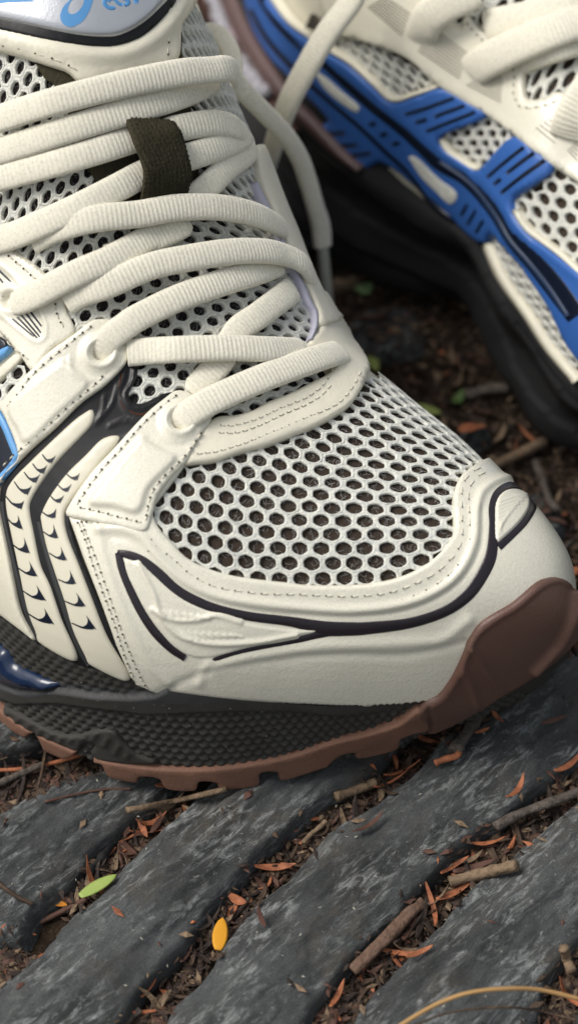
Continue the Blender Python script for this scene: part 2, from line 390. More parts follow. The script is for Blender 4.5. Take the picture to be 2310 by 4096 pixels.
def lace_mesh(F, pts, wd=.70, tk=.27, taper=(0, 0)):
    """pts: (px,py,h above the form[,width factor]) or (px,py,None,z) -> oval ribbed lace"""
    C_ = []; N_ = []; W = []
    for p in pts:
        if p[2] is None:
            C_.append(at(p[0], p[1], p[3])); N_.append(np.array(p[4]) if len(p) > 4 else np.array([.3, -.3, .9])); W.append(p[5] if len(p) > 5 else 1)
        elif F.bvh.ray_cast(Vector(CAM), Vector(ray(p[0], p[1])[1]))[0] is None and C_:
            o, d = ray(p[0], p[1]); k_ = (C_[-1]-CAM)@cf + .35   # past the edge of the form: carry on over it, a little further away
            C_.append(CAM+d*(k_/(d@cf))); n = N_[-1]*.8+np.array([.25, 0, 0]); N_.append(n); W.append(p[3] if len(p) > 3 else 1); continue
        else:
            c, n, q = F.ev(F.uv(p[0], p[1])); n = n[0]*.8-cf*.2
            o, d = ray(p[0], p[1]); c = c[0]; t = p[2]/max(.35, -(n@d))   # stay on the sight line of its outline
            C_.append(c-d*t); N_.append(n); W.append(p[3] if len(p) > 3 else 1)
    A = np.hstack([np.array(C_), np.array(N_), np.array(W)[:, None]])
    L = np.linalg.norm(np.diff(A[:, :3], axis=0), axis=1).sum(); n = max(8, int(L/.02))
    A = cr_spline(A, n); P = A[:, :3]; Nn = A[:, 3:6]; Wd = A[:, 6]
    T = np.gradient(P, axis=0); T /= np.linalg.norm(T, axis=1)[:, None]
    V = []; Fc = []; K = 16; ph = random.random()*9
    for i in range(n):
        s = np.cross(T[i], Nn[i]); s /= np.linalg.norm(s); b = np.cross(s, T[i]); l = i*L/n
        rb = 1+(.035+.05*vnoise(np.array([l*.9+ph]), np.array([3.]))[0])*max(-.6, math.sin(l/.105*6.283+.7*math.sin(l*1.7)))+.05*(vnoise(np.array([l*4+ph]), np.array([1.]))[0]-.5)
        eb = .02*math.sin(l/.062*6.283)
        bow = .03*math.sin(l*1.3+ph)
        tp = 1.
        if taper[0] and l < taper[0]: tp = .35+.65*math.sqrt(l/taper[0])
        if taper[1] and L-l < taper[1]: tp = .35+.65*math.sqrt(max(0, (L-l)/taper[1]))
        for k in range(K):
            t = 2*math.pi*k/K; c, sn = math.cos(t), math.sin(t)
            x = math.copysign(abs(c)**.75, c)*wd*.5*Wd[i]*tp; y = math.copysign(abs(sn)**.7, sn)*tk*.5*rb*tp
            if abs(c) > .9: x += math.copysign(eb, c)
            V.append(P[i]+s*x+b*(y+bow*.3))
    for i in range(n-1):
        for k in range(K): Fc.append((i*K+k, i*K+(k+1) % K, (i+1)*K+(k+1) % K, (i+1)*K+k))
    Fc.append(tuple(range(K))[::-1]); Fc.append(tuple(range(len(V)-K, len(V))))
    return V, Fc
def net(name, F, px_anchor, apx, bpx, window_uv, off, parent, m, hole=.66, th=.07):
    """knitted hexagon net: lattice fixed by two neighbour steps seen at an anchor, laid out by arc length on the form"""
    kv = F.kv; crown = F.G[:, 2*kv]; Lc = np.r_[0, np.cumsum(np.linalg.norm(np.diff(crown, axis=0), axis=1))]
    def XY(uv):
        u = np.clip(uv[:, 0], 0, F.nu-1.001); v = np.clip(uv[:, 1], 0, F.nv-1.001); i = u.astype(int); j = v.astype(int); a = u-i; b = v-j
        return np.stack([Lc[i]*(1-a)+Lc[i+1]*a, (F.arc[i, j]*(1-a)+F.arc[i+1, j]*a)*(1-b)+(F.arc[i, j+1]*(1-a)+F.arc[i+1, j+1]*a)*b], 1)
    x0, y0 = px_anchor; g = F.uvs([(x0, y0), (x0+apx[0], y0+apx[1]), (x0+bpx[0], y0+bpx[1])]); q = XY(g); a, b = q[1]-q[0], q[2]-q[0]
    W = XY(window_uv); Wx0, Wy0 = W.min(0); Wx1, Wy1 = W.max(0)
    inv = np.linalg.inv(np.stack([a, b], 1)); cs = np.array([inv@(np.array(c)-q[0]) for c in ((Wx0, Wy0), (Wx1, Wy0), (Wx0, Wy1), (Wx1, Wy1))])
    i0, j0 = np.floor(cs.min(0)).astype(int)-1; i1, j1 = np.ceil(cs.max(0)).astype(int)+2
    # dense reverse lookup table
    ug = np.arange(0, F.nu-1, 1.); vg = np.arange(0, F.nv-1, 1.); U, Vv = np.meshgrid(ug, vg, indexing='ij'); gr = np.stack([U.ravel(), Vv.ravel()], 1); gx = XY(gr)
    kd = KDTree(len(gx))
    for i_, x_ in enumerate(gx.tolist()): kd.insert((x_[0], x_[1], 0), i_)
    kd.balance()
    def inverse(X):
        out = np.array([gr[kd.find((x[0], x[1], 0))[1]] for x in X.tolist()])
        for _ in range(4):
            f0 = XY(out); fu = (XY(out+[.1, 0])-f0)/.1; fv = (XY(out+[0, .1])-f0)/.1; r = X-f0
            det = fu[:, 0]*fv[:, 1]-fu[:, 1]*fv[:, 0]+1e-12
            du = (r[:, 0]*fv[:, 1]-r[:, 1]*fv[:, 0])/det; dv = (fu[:, 0]*r[:, 1]-fu[:, 1]*r[:, 0])/det
            out = out+np.clip(np.stack([du, dv], 1), -2, 2); out = np.clip(out, 0, [F.nu-1.01, F.nv-1.01])
        return out
    cells = [(i, j) for i in range(i0, i1) for j in range(j0, j1)]
    C0 = np.array([q[0]+i*a+j*b for i, j in cells]); cu_ = inverse(C0); ok = in_poly(cu_[:, 0], cu_[:, 1], window_uv)
    C0 = C0[ok]
    # hexagon corners = centroids of neighbouring lattice triangles
    dirs = [a, a+b, b, -a, -a-b, -b] if np.dot(a, b) < 0 else [a, b, b-a, -a, -b, a-b]
    cor = [(dirs[k]+dirs[(k+1) % 6])/3 for k in range(6)]
    ring = []
    for k in range(6):
        for t in (0, 1/3, 2/3): ring.append(cor[k]*(1-t)+cor[(k+1) % 6]*t)
    ring = np.array(ring); nr = len(ring); rad = np.linalg.norm(ring, axis=1).mean()
    circ = ring/np.linalg.norm(ring, axis=1)[:, None]*rad
    X = []; H = []
    lv = [(None, .86), (.80, 1.0), (.0, .9), (-.04, .45), (-.03, -.2)]
    inn = ring.copy()
    inn = .25*np.roll(inn, 1, 0)+.5*inn+.25*np.roll(inn, -1, 0)
    inn = (inn*.95+circ*.05)*hole
    for c in C0:
        jit = 1+RNG.uniform(-.035, .035); sh = RNG.uniform(-.012, .012, 2)
        wob = 1+RNG.uniform(-.045, .045, nr)
        for s, hh in lv:
            if s is None: pp = ring
            else: pp = ring*(s)+inn*(jit*(1-s))*wob[:, None]+sh if s > 0 else inn*(1+s)*jit*wob[:, None]+sh
            X.append(c+pp); H += [hh]*nr
    X = np.vstack(X); H = np.array(H); uv = inverse(X); V = F.ev(uv, off+th*H+RNG.uniform(-.004, .004, len(H)))[2]
    nl = len(lv); Fc = []
    for c in range(len(C0)):
        base = c*nl*nr
        for l in range(nl-1):
            for k in range(nr): Fc.append((base+l*nr+k, base+l*nr+(k+1) % nr, base+(l+1)*nr+(k+1) % nr, base+(l+1)*nr+k))
    o = mesh(name, V, Fc, m, parent)
    me = o.data; P, N, _ = F.ev(uv[nr:nr+2]); 
    nn = np.array(me.polygons[nr*1].normal)
    if nn@F.ev(uv[nr:nr+1])[1][0] < 0: me.flip_normals()
    return o, C0, XY, inverse, (a, b)
# ================================================================ the near shoe
shoe = thing('running_shoe', 'cream mesh running shoe with dark L-marked side panel, nearest the camera on the rock', 'shoe', group='the pair of running shoes')
KV = F1.kv; NU, NV = F1.nu, F1.nv
# shell of the upper (v from just below the feather line)
def grid_shell(name, F, u0, u1, v0, v1, off, m, parent, fu=1, fv=1, relief=None, kind=None):
    us = np.linspace(u0, u1, int((u1-u0)*fu)+1); vs = np.linspace(v0, v1, int((v1-v0)*fv)+1)
    U, Vv = np.meshgrid(us, vs, indexing='ij'); uv = np.stack([U.ravel(), Vv.ravel()], 1)
    P, N, _ = F.ev(uv); h = np.full(len(uv), float(off)) if not callable(off) else off(uv, P)
    V = P+N*h[:, None]; nu_, nv_ = len(us), len(vs)
    Fc = [(i*nv_+j, i*nv_+j+1, (i+1)*nv_+j+1, (i+1)*nv_+j) for i in range(nu_-1) for j in range(nv_-1)]
    o = mesh(name, V, Fc, m, parent, kind=kind)
    k = (nu_//2)*(nv_-1)+nv_//2
    if np.array(o.data.polygons[k].normal)@N[(nu_//2)*nv_+nv_//2] < 0: o.data.flip_normals()
    return o
upper = grid_shell('upper', F1, 0, NU-1.01, 24, 4*KV-24, 0., M['cream'], shoe)
cap_ = F1.G[-1]; c_ = cap_.mean(0)+np.array([.12, -.08, 0]); mesh('toe_tip', list(cap_)+[c_], [(k, k+1, len(cap_)) for k in range(len(cap_)-1)], M['rubber'], shoe)
V3 = 2.72*KV
WIN = [(739, 1867), (684, 1906), (636, 1978), (612, 2048), (636, 2112), (692, 2175), (747, 2231), (835, 2275), (954, 2306), (1155, 2330), (1234, 2338), (1393, 2338), (1537, 2322), (1648, 2286), (1727, 2239), (1783, 2183), (1807, 2135), (1803, 2010), (1823, 1938), (1862, 1898), (1905, 1868)]
wuv = F1.uvs(dens(WIN, 25, False))
vamp_px = [(739, 1867), (859, 1851), (954, 1819), (1057, 1793), (1155, 1755), (1219, 1732), (1314, 1684), (1386, 1636), (1425, 1580), (1444, 1530)]
vuv = F1.uvs(dens(vamp_px, 25, False))
ue, us_ = wuv[-1][0], vuv[-1][0]
side = np.array([[u, V3] for u in np.linspace(ue, us_, 8)])
win_uv = np.vstack([wuv, side, vuv[::-1][:-1]])
ctrw = win_uv.mean(0); big = ctrw+(win_uv-ctrw)*1.07
patch('toe_lining', F1, None, .0, .012, M['lining'], shoe, bevel=.02, step=.3, uvpoly=big, skirt=.0)
net_o, C0, XYf, INV, (la, lb) = net('toe_mesh', F1, (793, 1912), (77, 17), (-43, 52), big, .06, shoe, M['net'], hole=.77, th=.06)
def fuzz(C0, INV, la, off, n, name, r=.0035):
    B_ = Bag(); sz = np.linalg.norm(la)
    for c in C0:
        for _ in range(n):
            s = c+RNG.uniform(-.42, .42, 2)*sz; e = s+RNG.uniform(-.35, .35, 2)*sz; mdd = (s+e)/2+RNG.uniform(-.2, .2, 2)*sz
            B_.s = getattr(B_, 's', []); B_.s.append((s, mdd, e))
    X = np.array([p for t in B_.s for p in t]); uv = INV(X); hh = np.tile([off*.3, off, off*.3], len(B_.s))*RNG.uniform(.5, 1.1, len(X))
    P = F1.ev(uv, hh)[2].reshape(-1, 3, 3)
    for a, b_, c in P:
        q = cr_spline(np.array([a, b_, c]), 5); B_.add(tube(q, r, 3, cap=False))
    return B_.mesh(name, M['fuzz'], shoe, 'stuff')
M['fuzz'] = mat('grey_fibre', (.42, .42, .41), .8, .2)
fuzz(C0, INV, la, .075, 8, 'mesh_fibres')
TONG = [(0, -60), (700, -60), (830, 150), (900, 350), (985, 560), (1060, 760), (1150, 960), (1215, 1150), (1262, 1320), (1225, 1395), (1300, 1500), (1240, 1560), (1100, 1640), (960, 1690), (850, 1690), (760, 1600), (620, 1650), (510, 1640), (490, 1450), (420, 1300), (300, 1350), (180, 1150), (0, 1000), (0, 500)]
tuv = F1.uvs(dens(TONG, 30, True, False))
patch('tongue', F1, None, .0, .015, M['tongue_dark'], shoe, bevel=.02, step=.35, uvpoly=tuv, skirt=.0)
_, C1, _, INV1, (ta, tb) = net('tongue_mesh', F1, (475, 1193), (70, -31), (58, 34), tuv, .05, shoe, M['net'], hole=.68, th=.11)
fuzz(C1, INV1, ta, .08, 6, 'tongue_fibres')
WEBB = [(150, 255), (185, 320), (240, 380), (355, 690), (440, 800), (560, 835), (700, 800), (765, 760), (770, 620), (735, 400), (705, 230), (690, 120), (560, 100)]
patch('tongue_webbing', F1, WEBB, .16, .06, M['web'], shoe, bevel=.04, step=.15)
# ---------------------------------------------------------------- overlays
th_b = Bag(); ho_b = Bag()
VAMPP = [(735, 1870), (859, 1855), (954, 1823), (1057, 1797), (1155, 1759), (1219, 1736), (1314, 1688), (1386, 1640), (1425, 1584), (1449, 1525), (1455, 1490), (1400, 1400), (1330, 1290), (1262, 1180), (1235, 1215), (1250, 1270), (1252, 1330), (1215, 1398), (1290, 1430), (1322, 1478), (1300, 1515), (1230, 1550), (1150, 1590), (1060, 1625), (1000, 1658), (930, 1677), (870, 1680), (835, 1700), (770, 1780)]
vr = ribs([([(860, 1735), (960, 1735), (1080, 1690), (1200, 1640), (1290, 1570)], 10, -.02, 'r'), ([(900, 1790), (1050, 1765), (1200, 1700), (1330, 1620)], 9, .018, 'r')])
patch('vamp_overlay', F1, VAMPP, .13, .16, M['cream'], shoe, bevel=.09, step=.1, relief=vr, loose=.04)
stitches(F1, [(872, 1722), (925, 1722), (1010, 1700), (1110, 1655), (1200, 1620), (1260, 1580), (1300, 1525), (1306, 1490)], .29, th_b, ho_b,30, .7, tr=.014, hr=.018)
stitches(F1, [(868, 1750), (940, 1750), (1030, 1722), (1120, 1680), (1215, 1640), (1270, 1605), (1310, 1560)], .29, th_b, ho_b,30, .7, tr=.014, hr=.018)
stitches(F1, [(785, 1832), (870, 1822), (960, 1795), (1080, 1750), (1200, 1700), (1320, 1650), (1380, 1590), (1422, 1510)], .29, th_b, ho_b,30, .7, tr=.014, hr=.018)
# medial eyestay edge above the vamp, with lilac lining showing
MED = [(985, 610), (1010, 600), (1085, 790), (1150, 950), (1220, 1120), (1275, 1230), (1330, 1300), (1250, 1330), (1235, 1260), (1200, 1180), (1130, 1040), (1060, 870), (1000, 720)]
patch('medial_eyestay', F1, MED, .18, .16, M['cream'], shoe, bevel=.06, step=.15)
ribbon('medial_lining', F1, [(985, 740, 12), (1010, 800, 20), (1050, 880, 14), (1120, 1045, 12), (1170, 1150, 16), (1205, 1230, 16), (1228, 1270, 14), (1232, 1330, 13), (1215, 1385, 12)], .2, .1, M['lilac'], shoe)
# toe cap: outline in px then round the tip in grid coordinates
TC1 = [(352, 2075), (286, 2056), (350, 2231), (413, 2390), (477, 2565), (529, 2680), (549, 2708), (628, 2745), (795, 2760), (914, 2780), (1073, 2785), (1155, 2785), (1338, 2794), (1449, 2796), (1529, 2790), (1600, 2786), (1664, 2780)]
tc = F1.uvs(dens(TC1, 22, False, False))
um = NU-1.2; v_f = tc[-1][1]
tipc = [[u, v_f+9*k_/9.] for k_, u in enumerate(np.linspace(tc[-1][0]+2, um, 10))]+[[um, v] for v in np.linspace(v_f+12, 3*KV-2, 14)]+[[u, 3*KV-2] for u in np.linspace(um-3, ue-8, 8)]+[[ue-4, V3]]
TC2 = dens(list(reversed(WIN))+[(600, 2052)], 22, False)
toe_uv = np.vstack([tc, tipc, F1.uvs(TC2)])
leaf = [(1962, 2060), (1972, 2022), (2005, 1996), (2050, 1998), (2076, 2022), (2079, 2062), (2052, 2108), (2000, 2160), (1966, 2183), (1960, 2130)]
teer = [(512, 2235), (575, 2262), (640, 2320), (700, 2368), (765, 2408), (860, 2445), (990, 2480), (1150, 2500), (1265, 2503), (1100, 2535), (960, 2572), (850, 2600), (770, 2598), (700, 2560), (655, 2510), (600, 2440), (555, 2360), (520, 2290)]
trs = [(teer, 12, .03, 'p'), ([(560, 2250), (620, 2360), (640, 2420), (665, 2470), (720, 2520), (800, 2545), (900, 2553), (1060, 2540), (1180, 2520)], 11, .05, 'r'),
       ([(618, 2425), (660, 2450), (720, 2465), (800, 2462), (870, 2447), (960, 2470)], 10, .045, 'r'), 
       ([(860, 2645), (960, 2615), (1090, 2590), (1260, 2565), (1450, 2555), (1640, 2545), (1760, 2530), (1860, 2460)], 24, .05, 'r'),
       ([(640, 2740), (830, 2660), (1000, 2625), (1200, 2600), (1400, 2590), (1620, 2590), (1850, 2540)], 16, -.03, 'r'),
       ([(835, 2625), (815, 2655), (800, 2700)], 18, .03, 'r'),
       ([(412, 2118), (500, 2118), (575, 2150), (640, 2225), (730, 2310), (850, 2370), (1000, 2400), (1200, 2418), (1400, 2425), (1600, 2400), (1740, 2350), (1830, 2280), (1880, 2180), (1890, 2060), (1915, 1990), (1990, 1945), (2060, 1945)], 17, .07, 'r'),
       ([(412, 2118), (430, 2220), (480, 2370), (560, 2540), (620, 2640), (680, 2700)], 17, .05, 'r'),
       ([(460, 2150), (530, 2165), (600, 2225), (700, 2320), (820, 2385), (1000, 2428), (1200, 2445), (1400, 2450), (1600, 2428), (1745, 2375), (1850, 2300), (1905, 2200), (1912, 2060)], 10, -.02, 'r'),
       (leaf, 8, .05, 'p')]
for k in range(7): trs.append(([(636+k*27, 2428+k*3), (668+k*28, 2447+k*2)], 5, .022, 'r'))
for k in range(8): trs.append(([(735+k*27, 2510+k*1), (768+k*28, 2533-k*1)], 5, .022, 'r'))
for k in range(9): trs.append(([(1966+k*1, 2045+k*14), (2078-k*12, 2010+k*14)], 3.5, .02, 'r'))
patch('toe_overlay', F1, None, .12, .15, M['pearl'], shoe, bevel=.07, step=.05, relief=ribs(trs), uvpoly=toe_uv, fine=([(500, 2225), (620, 2290), (780, 2395), (1000, 2460), (1290, 2500), (1290, 2530), (1000, 2600), (900, 2640), (780, 2640), (680, 2580), (590, 2470), (530, 2350)], .026))
TH = .275
ribbon('toe_stripe', F1, [(484, 2210, 24), (500, 2270, 32), (530, 2345, 34), (572, 2430, 34), (625, 2508, 34), (690, 2570, 33), (745, 2607, 27)], TH-.02, .035, M['plum'], shoe)
ribbon('toe_stripe', F1, [(482, 2210, 22), (520, 2218, 32), (575, 2240, 34), (640, 2290, 37), (700, 2345, 37), (765, 2385, 37), (865, 2424, 34), (995, 2452, 34), (1155, 2470, 37), (1290, 2494, 54), (1400, 2495, 51), (1473, 2490, 46), (1632, 2470, 39), (1765, 2428, 39), (1855, 2370, 44), (1912, 2300, 46), (1945, 2230, 44), (1951, 2130, 29), (1948, 2060, 27), (1963, 2010, 29), (2000, 1978, 32), (2045, 1975, 32), (2085, 2000, 29), (2098, 2050, 29), (2072, 2110, 27), (2025, 2160, 27), (1972, 2206, 32)], TH-.02, .035, M['plum'], shoe)
ribbon('toe_stripe', F1, [(838, 2622, 7), (870, 2610, 27), (930, 2592, 34), (1033, 2570, 32), (1155, 2546, 29), (1250, 2522, 29), (1320, 2504, 37)], TH-.022, .035, M['plum'], shoe)
R1 = [(628, 2188), (700, 2240), (760, 2292), (850, 2338), (954, 2358), (1060, 2368), (1187, 2370), (1393, 2376), (1552, 2360), (1690, 2312), (1770, 2262), (1826, 2195), (1832, 2112), (1830, 1985), (1862, 1930), (1918, 1893)]
R2 = [(600, 2205), (680, 2262), (745, 2318), (840, 2366), (950, 2388), (1060, 2400), (1187, 2404), (1393, 2412), (1560, 2395), (1705, 2345), (1795, 2285), (1855, 2210), (1862, 2115), (1856, 2000), (1885, 1945), (1935, 1912)]
for R_ in (R1, R2): stitches(F1, R_, TH, th_b, ho_b, 50, .6, tr=.012, hr=.022)
stitches(F1, [(318, 2062), (358, 2150), (382, 2230), (421, 2340), (469, 2470), (509, 2590), (550, 2690)], TH, th_b, ho_b, 34)
stitches(F1, [(345, 2090), (390, 2200), (430, 2310), (470, 2425), (520, 2560), (575, 2680), (610, 2735)], TH, th_b, ho_b, 34)
# dark side frame of the plastic panel
FR = [(509, 1400), (521, 1413), (549, 1469), (545, 1520), (517, 1580), (529, 1612), (572, 1619), (628, 1592), (684, 1575), (720, 1600), (640, 1720), (520, 1850), (400, 1990), (300, 2060), (325, 2200), (370, 2310), (420, 2431), (480, 2574), (548, 2705), (440, 2668), (330, 2645), (240, 2595), (168, 2549), (143, 2508), (105, 2431), (77, 2310), (55, 2200), (39, 2128), (19, 2034), (19, 1979), (33, 1930), (130, 1800), (300, 1620), (430, 1510), (490, 1430)]
frl = ribs([([(600, 1735), (560, 1700), (500, 1690), (440, 1710)], 6, .03, 'r'), ([(497, 1500), (480, 1590), (520, 1660), (590, 1680), (650, 1640)], 8, .04, 'r'), ([(470, 1545), (450, 1620), (400, 1690)], 6, .035, 'r'),
            ([(420, 1590), (412, 1650), (385, 1700)], 5, .03, 'r'), ([(600, 1745), (540, 1745), (470, 1770)], 5, .03, 'r'), ([(535, 1480), (528, 1540), (500, 1585), (522, 1630), (575, 1640), (640, 1610)], 9, .07, 'r')])
patch('side_frame', F1, FR, .05, .13, M['black'], shoe, bevel=.05, step=.06, relief=frl)
ribbon('frame_seam', F1, [(485, 1500, 8), (478, 1580, 8), (500, 1640, 8), (560, 1668, 8), (620, 1650, 8), (660, 1620, 6)], .19, .02, mat('rust_thread', (.07, .03, .015), .9, .1), shoe)
IA = [(363, 1644), (374, 1644), (383, 1671), (369, 1710), (330, 1754), (248, 1842), (187, 1924), (143, 2001), (138, 2046), (154, 2128), (182, 2255), (220, 2338), (264, 2464), (325, 2622), (187, 2557), (165, 2508), (132, 2420), (96, 2255), (72, 2145), (50, 2034), (50, 1963), (76, 1913), (138, 1847), (220, 1765), (308, 1682)]
IB = [(479, 1751), (485, 1762), (468, 1790), (418, 1847), (352, 1935), (286, 2024), (273, 2073), (286, 2145), (330, 2255), (380, 2382), (440, 2530), (529, 2697), (385, 2643), (352, 2596), (308, 2503), (275, 2393), (237, 2283), (204, 2183), (181, 2079), (186, 2046), (213, 1990), (275, 1902), (352, 1825), (407, 1768), (451, 1750)]
inl = []
for P_ in (IA, IB): inl.append(patch('inlay', F1, P_, .14, .11, M['inlay'], shoe, bevel=.09, step=.12, edge=.35, dn=14))
bev = [[(30, 2000, 14), (40, 2080, 14), (62, 2180, 14), (88, 2290, 16), (120, 2410, 16), (150, 2490, 16), (176, 2548, 12)], [(170, 2080, 16), (196, 2185, 18), (228, 2290, 18), (264, 2395, 20), (300, 2500, 20), (342, 2596, 18), (368, 2640, 14)]]
for b_ in bev: ribbon('frame_bevel', F1, b_, .14, .07, mat('grey_bevel', (.035, .036, .038), .45, .4), shoe)
def mark(parent, s, c, t, h):
    """thin curved stroke ending in a wedge, printed on the inlay"""
    s, c, t = map(np.array, (s, c, t)); of = np.array([-(c-s)[1], (c-s)[0]])*.07
    ln = cr_spline(np.array([np.r_[s, 4.], np.r_[s*.5+c*.5+of, 6.5], np.r_[c+(s-c)*.12, 9.]]), 10); V = []; Fc = []
    T = np.gradient(ln[:, :2], axis=0); T /= np.linalg.norm(T, axis=1)[:, None]
    for q, tt in zip(ln, T):
        for sg in (-1, 1): V.append(q[:2]+sg*np.array([-tt[1], tt[0]])*q[2]/2)
    for i in range(9): Fc.append((2*i, 2*i+1, 2*i+3, 2*i+2))
    right = [t+(c-t)*a for a in np.linspace(0, 1, 7)]+[c+(c-s)*.02]
    left = list(cr_spline(np.array([t, t+(c-t)*.42+(s-c)*.10, c+(s-c)*.33+(t-c)*.16, c+(s-c)*.52+(t-c)*.05+of*.8]), 8)); k = len(V); V += right+left
    for i in range(7): Fc.append((k+i, k+i+1, k+8+i+1, k+8+i))
    return mesh('tick_mark', [F1.ev(F1.uv(*p), h+.003*(i >= k))[2][0] for i, p in enumerate(V)], Fc, M['navy'], parent, False)
k7 = (0, 1550, .5506); k8 = (0, 2200, .5506)
MA = [c2p(q, *k7) for q in ([(340, 490), (405, 558), (435, 497)], [(275, 555), (350, 632), (378, 565)], [(218, 615), (300, 697), (330, 630)], [(152, 682), (245, 782), (275, 712)], [(92, 780), (205, 883), (222, 820)], [(92, 925), (218, 1028), (180, 920)], [(135, 1120), (268, 1197), (225, 1080)])]+[c2p(q, *k8) for q in ([(178, 110), (325, 180), (260, 65)], [(212, 270), (385, 348), (315, 235)], [(247, 425), (440, 508), (370, 395)])]
MB_ = [c2p(q, *k7) for q in ([(505, 630), (590, 685), (605, 630)], [(450, 710), (525, 767), (550, 705)], [(398, 785), (472, 845), (500, 785)], [(335, 895), (440, 952), (445, 880)], [(350, 1040), (465, 1095), (425, 990)], [(400, 1195), (528, 1252), (480, 1150)])]+[c2p(q, *k8) for q in ([(465, 200), (592, 233), (545, 135)], [(512, 350), (660, 387), (590, 290)], [(560, 500), (730, 542), (660, 445)])]
for o_, ms in zip(inl, (MA, MB_)):
    for q in ms: mark(o_, *q, .258)
# eyestay panels
E1 = [(712, 1578), (688, 1583), (661, 1605), (606, 1649), (567, 1688), (523, 1737), (485, 1781), (429, 1842), (385, 1891), (341, 1952), (303, 2012), (284, 2050), (292, 2068), (358, 2085), (470, 2108), (584, 2130), (613, 2062), (633, 1990), (688, 1913), (738, 1864), (771, 1809), (806, 1745), (838, 1690), (800, 1630), (747, 1588)]
pad1 = [(572, 1768), (640, 1815), (700, 1850), (660, 1900), (600, 1965), (560, 2055), (470, 2035), (380, 2018), (440, 1930), (510, 1840)]
def eyelet_rel(c, R, hole):
    def f(x, y):
        r = np.hypot(x-c[0], y-c[1]); return .10*np.exp(-((r-R)/13)**2)-.22*sm((hole+6-r)/12)+.03*sm((R+35-r)/10)
    return f
er1, er2, er3 = eyelet_rel((716, 1702), 55, 30), eyelet_rel((402, 1422), 55, 28), eyelet_rel((62, 1205), 48, 26)
rb1 = ribs([(pad1, 26, .09, 'p'), ([(600, 1770), (660, 1800), (740, 1805)], 10, -.02, 'r')])
patch('eyestay', F1, E1, .20, .14, M['pearl'], shoe, bevel=.06, step=.05, relief=lambda x, y, d: rb1(x, y, d)+er1(x, y))
E2 = [(425, 1284), (366, 1289), (318, 1328), (270, 1366), (207, 1414), (145, 1482), (87, 1544), (48, 1593), (26, 1622), (58, 1690), (100, 1820), (60, 1880), (22, 1937), (33, 1912), (83, 1862), (154, 1790), (237, 1714), (330, 1619), (424, 1548), (496, 1470), (510, 1419), (506, 1376), (480, 1320)]
pad2 = [(262, 1450), (340, 1520), (350, 1560), (250, 1660), (140, 1770), (105, 1720), (70, 1640), (120, 1570)]
rb2 = ribs([(pad2, 22, .07, 'p'), ([(285, 1440), (300, 1500), (370, 1535)], 9, .03, 'r')])
patch('eyestay', F1, E2, .20, .14, M['pearl'], shoe, bevel=.06, step=.05, relief=lambda x, y, d: rb2(x, y, d)+er2(x, y))
E3 = [(-60, 900), (0, 940), (87, 1014), (178, 1087), (250, 1178), (272, 1250), (299, 1335), (210, 1405), (148, 1487), (106, 1438), (63, 1381), (0, 1308), (-60, 1250)]
rec = [(-50, 1010), (0, 1046), (80, 1120), (159, 1230), (190, 1295), (193, 1345), (175, 1366), (150, 1362), (96, 1318), (0, 1231), (-50, 1190)]
rb3 = ribs([(rec, 9, -.035, 'p'), (rec+[rec[0]], 9, .035, 'r')])
patch('eyestay', F1, E3, .12, .13, M['pearl'], shoe, bevel=.06, step=.05, relief=lambda x, y, d: rb3(x, y, d)+er3(x, y)*.6)
for a, b_ in (((-8, 1052), (75, 1142)), ((-8, 1080), (52, 1155)), ((-8, 1108), (44, 1172)), ((-8, 1138), (36, 1190)), ((-8, 1170), (30, 1208)), ((-8, 1196), (30, 1238)), ((55, 1264), (150, 1352)), ((84, 1266), (163, 1357)), ((100, 1260), (172, 1352)), ((118, 1254), (176, 1336)), ((136, 1250), (178, 1310)), ((10, 1075), (68, 1135))):
    ribbon('groove', F1, [(a[0], a[1], 7), ((a[0]+b_[0])/2, (a[1]+b_[1])/2, 7), (b_[0], b_[1], 6)], .215, .02, M['navy'], shoe, edge=1)
# cream panel left of the frame, trims, stitch rows
patch('quarter_panel', F1, [(-60, 1850), (0, 1930), (16, 1962), (16, 2040), (36, 2130), (52, 2200), (75, 2315), (102, 2432), (140, 2510), (166, 2550), (115, 2512), (40, 2455), (-60, 2380)], .1, .13, M['cream'], shoe, bevel=.06, step=.15)
patch('trim_field', F1, [(-70, 1600), (10, 1650), (45, 1725), (80, 1828), (58, 1872), (0, 1920), (-70, 1900)], .12, .05, M['navy'], shoe, bevel=.03, step=.2)
ribbon('blue_trim', F1, [(-50, 1570, 24), (5, 1640, 26), (40, 1700, 26), (66, 1765, 26), (86, 1828, 26), (62, 1872, 26), (10, 1925, 24), (-40, 1955, 22)], .16, .10, M['trim'], shoe)
ribbon('blue_trim', F1, [(-40, 1465, 26), (0, 1432, 28), (28, 1412, 28), (56, 1390, 12)], .12, .08, M['trim'], shoe)
patch('trim_field', F1, [(-40, 1340), (0, 1345), (28, 1362), (45, 1384), (0, 1415), (-40, 1445)], .09, .05, M['navy'], shoe, bevel=.03, step=.2)
patch('mesh_rim', F1, [(-60, 1530), (0, 1492), (75, 1420), (100, 1440), (0, 1540), (-60, 1590)], .1, .1, M['cream'], shoe, bevel=.04, step=.2)
net('side_mesh', F1, (60, 1560), (68, -24), (48, 40), F1.uvs(dens([(-50, 1540), (80, 1425), (160, 1480), (60, 1600), (0, 1660), (-50, 1680)], 25, True, False)), .05, shoe, M['net'], hole=.7, th=.09)
patch('side_lining', F1, [(-50, 1540), (80, 1425), (160, 1480), (60, 1600), (0, 1660), (-50, 1680)], .0, .012, M['tongue_dark'], shoe, bevel=.02, step=.3, skirt=0)
hE = .34
stitches(F1, [(697, 1604), (640, 1650), (596, 1690), (545, 1745), (490, 1815), (430, 1880), (385, 1940), (345, 2000), (322, 2040)], hE, th_b, ho_b, 36)
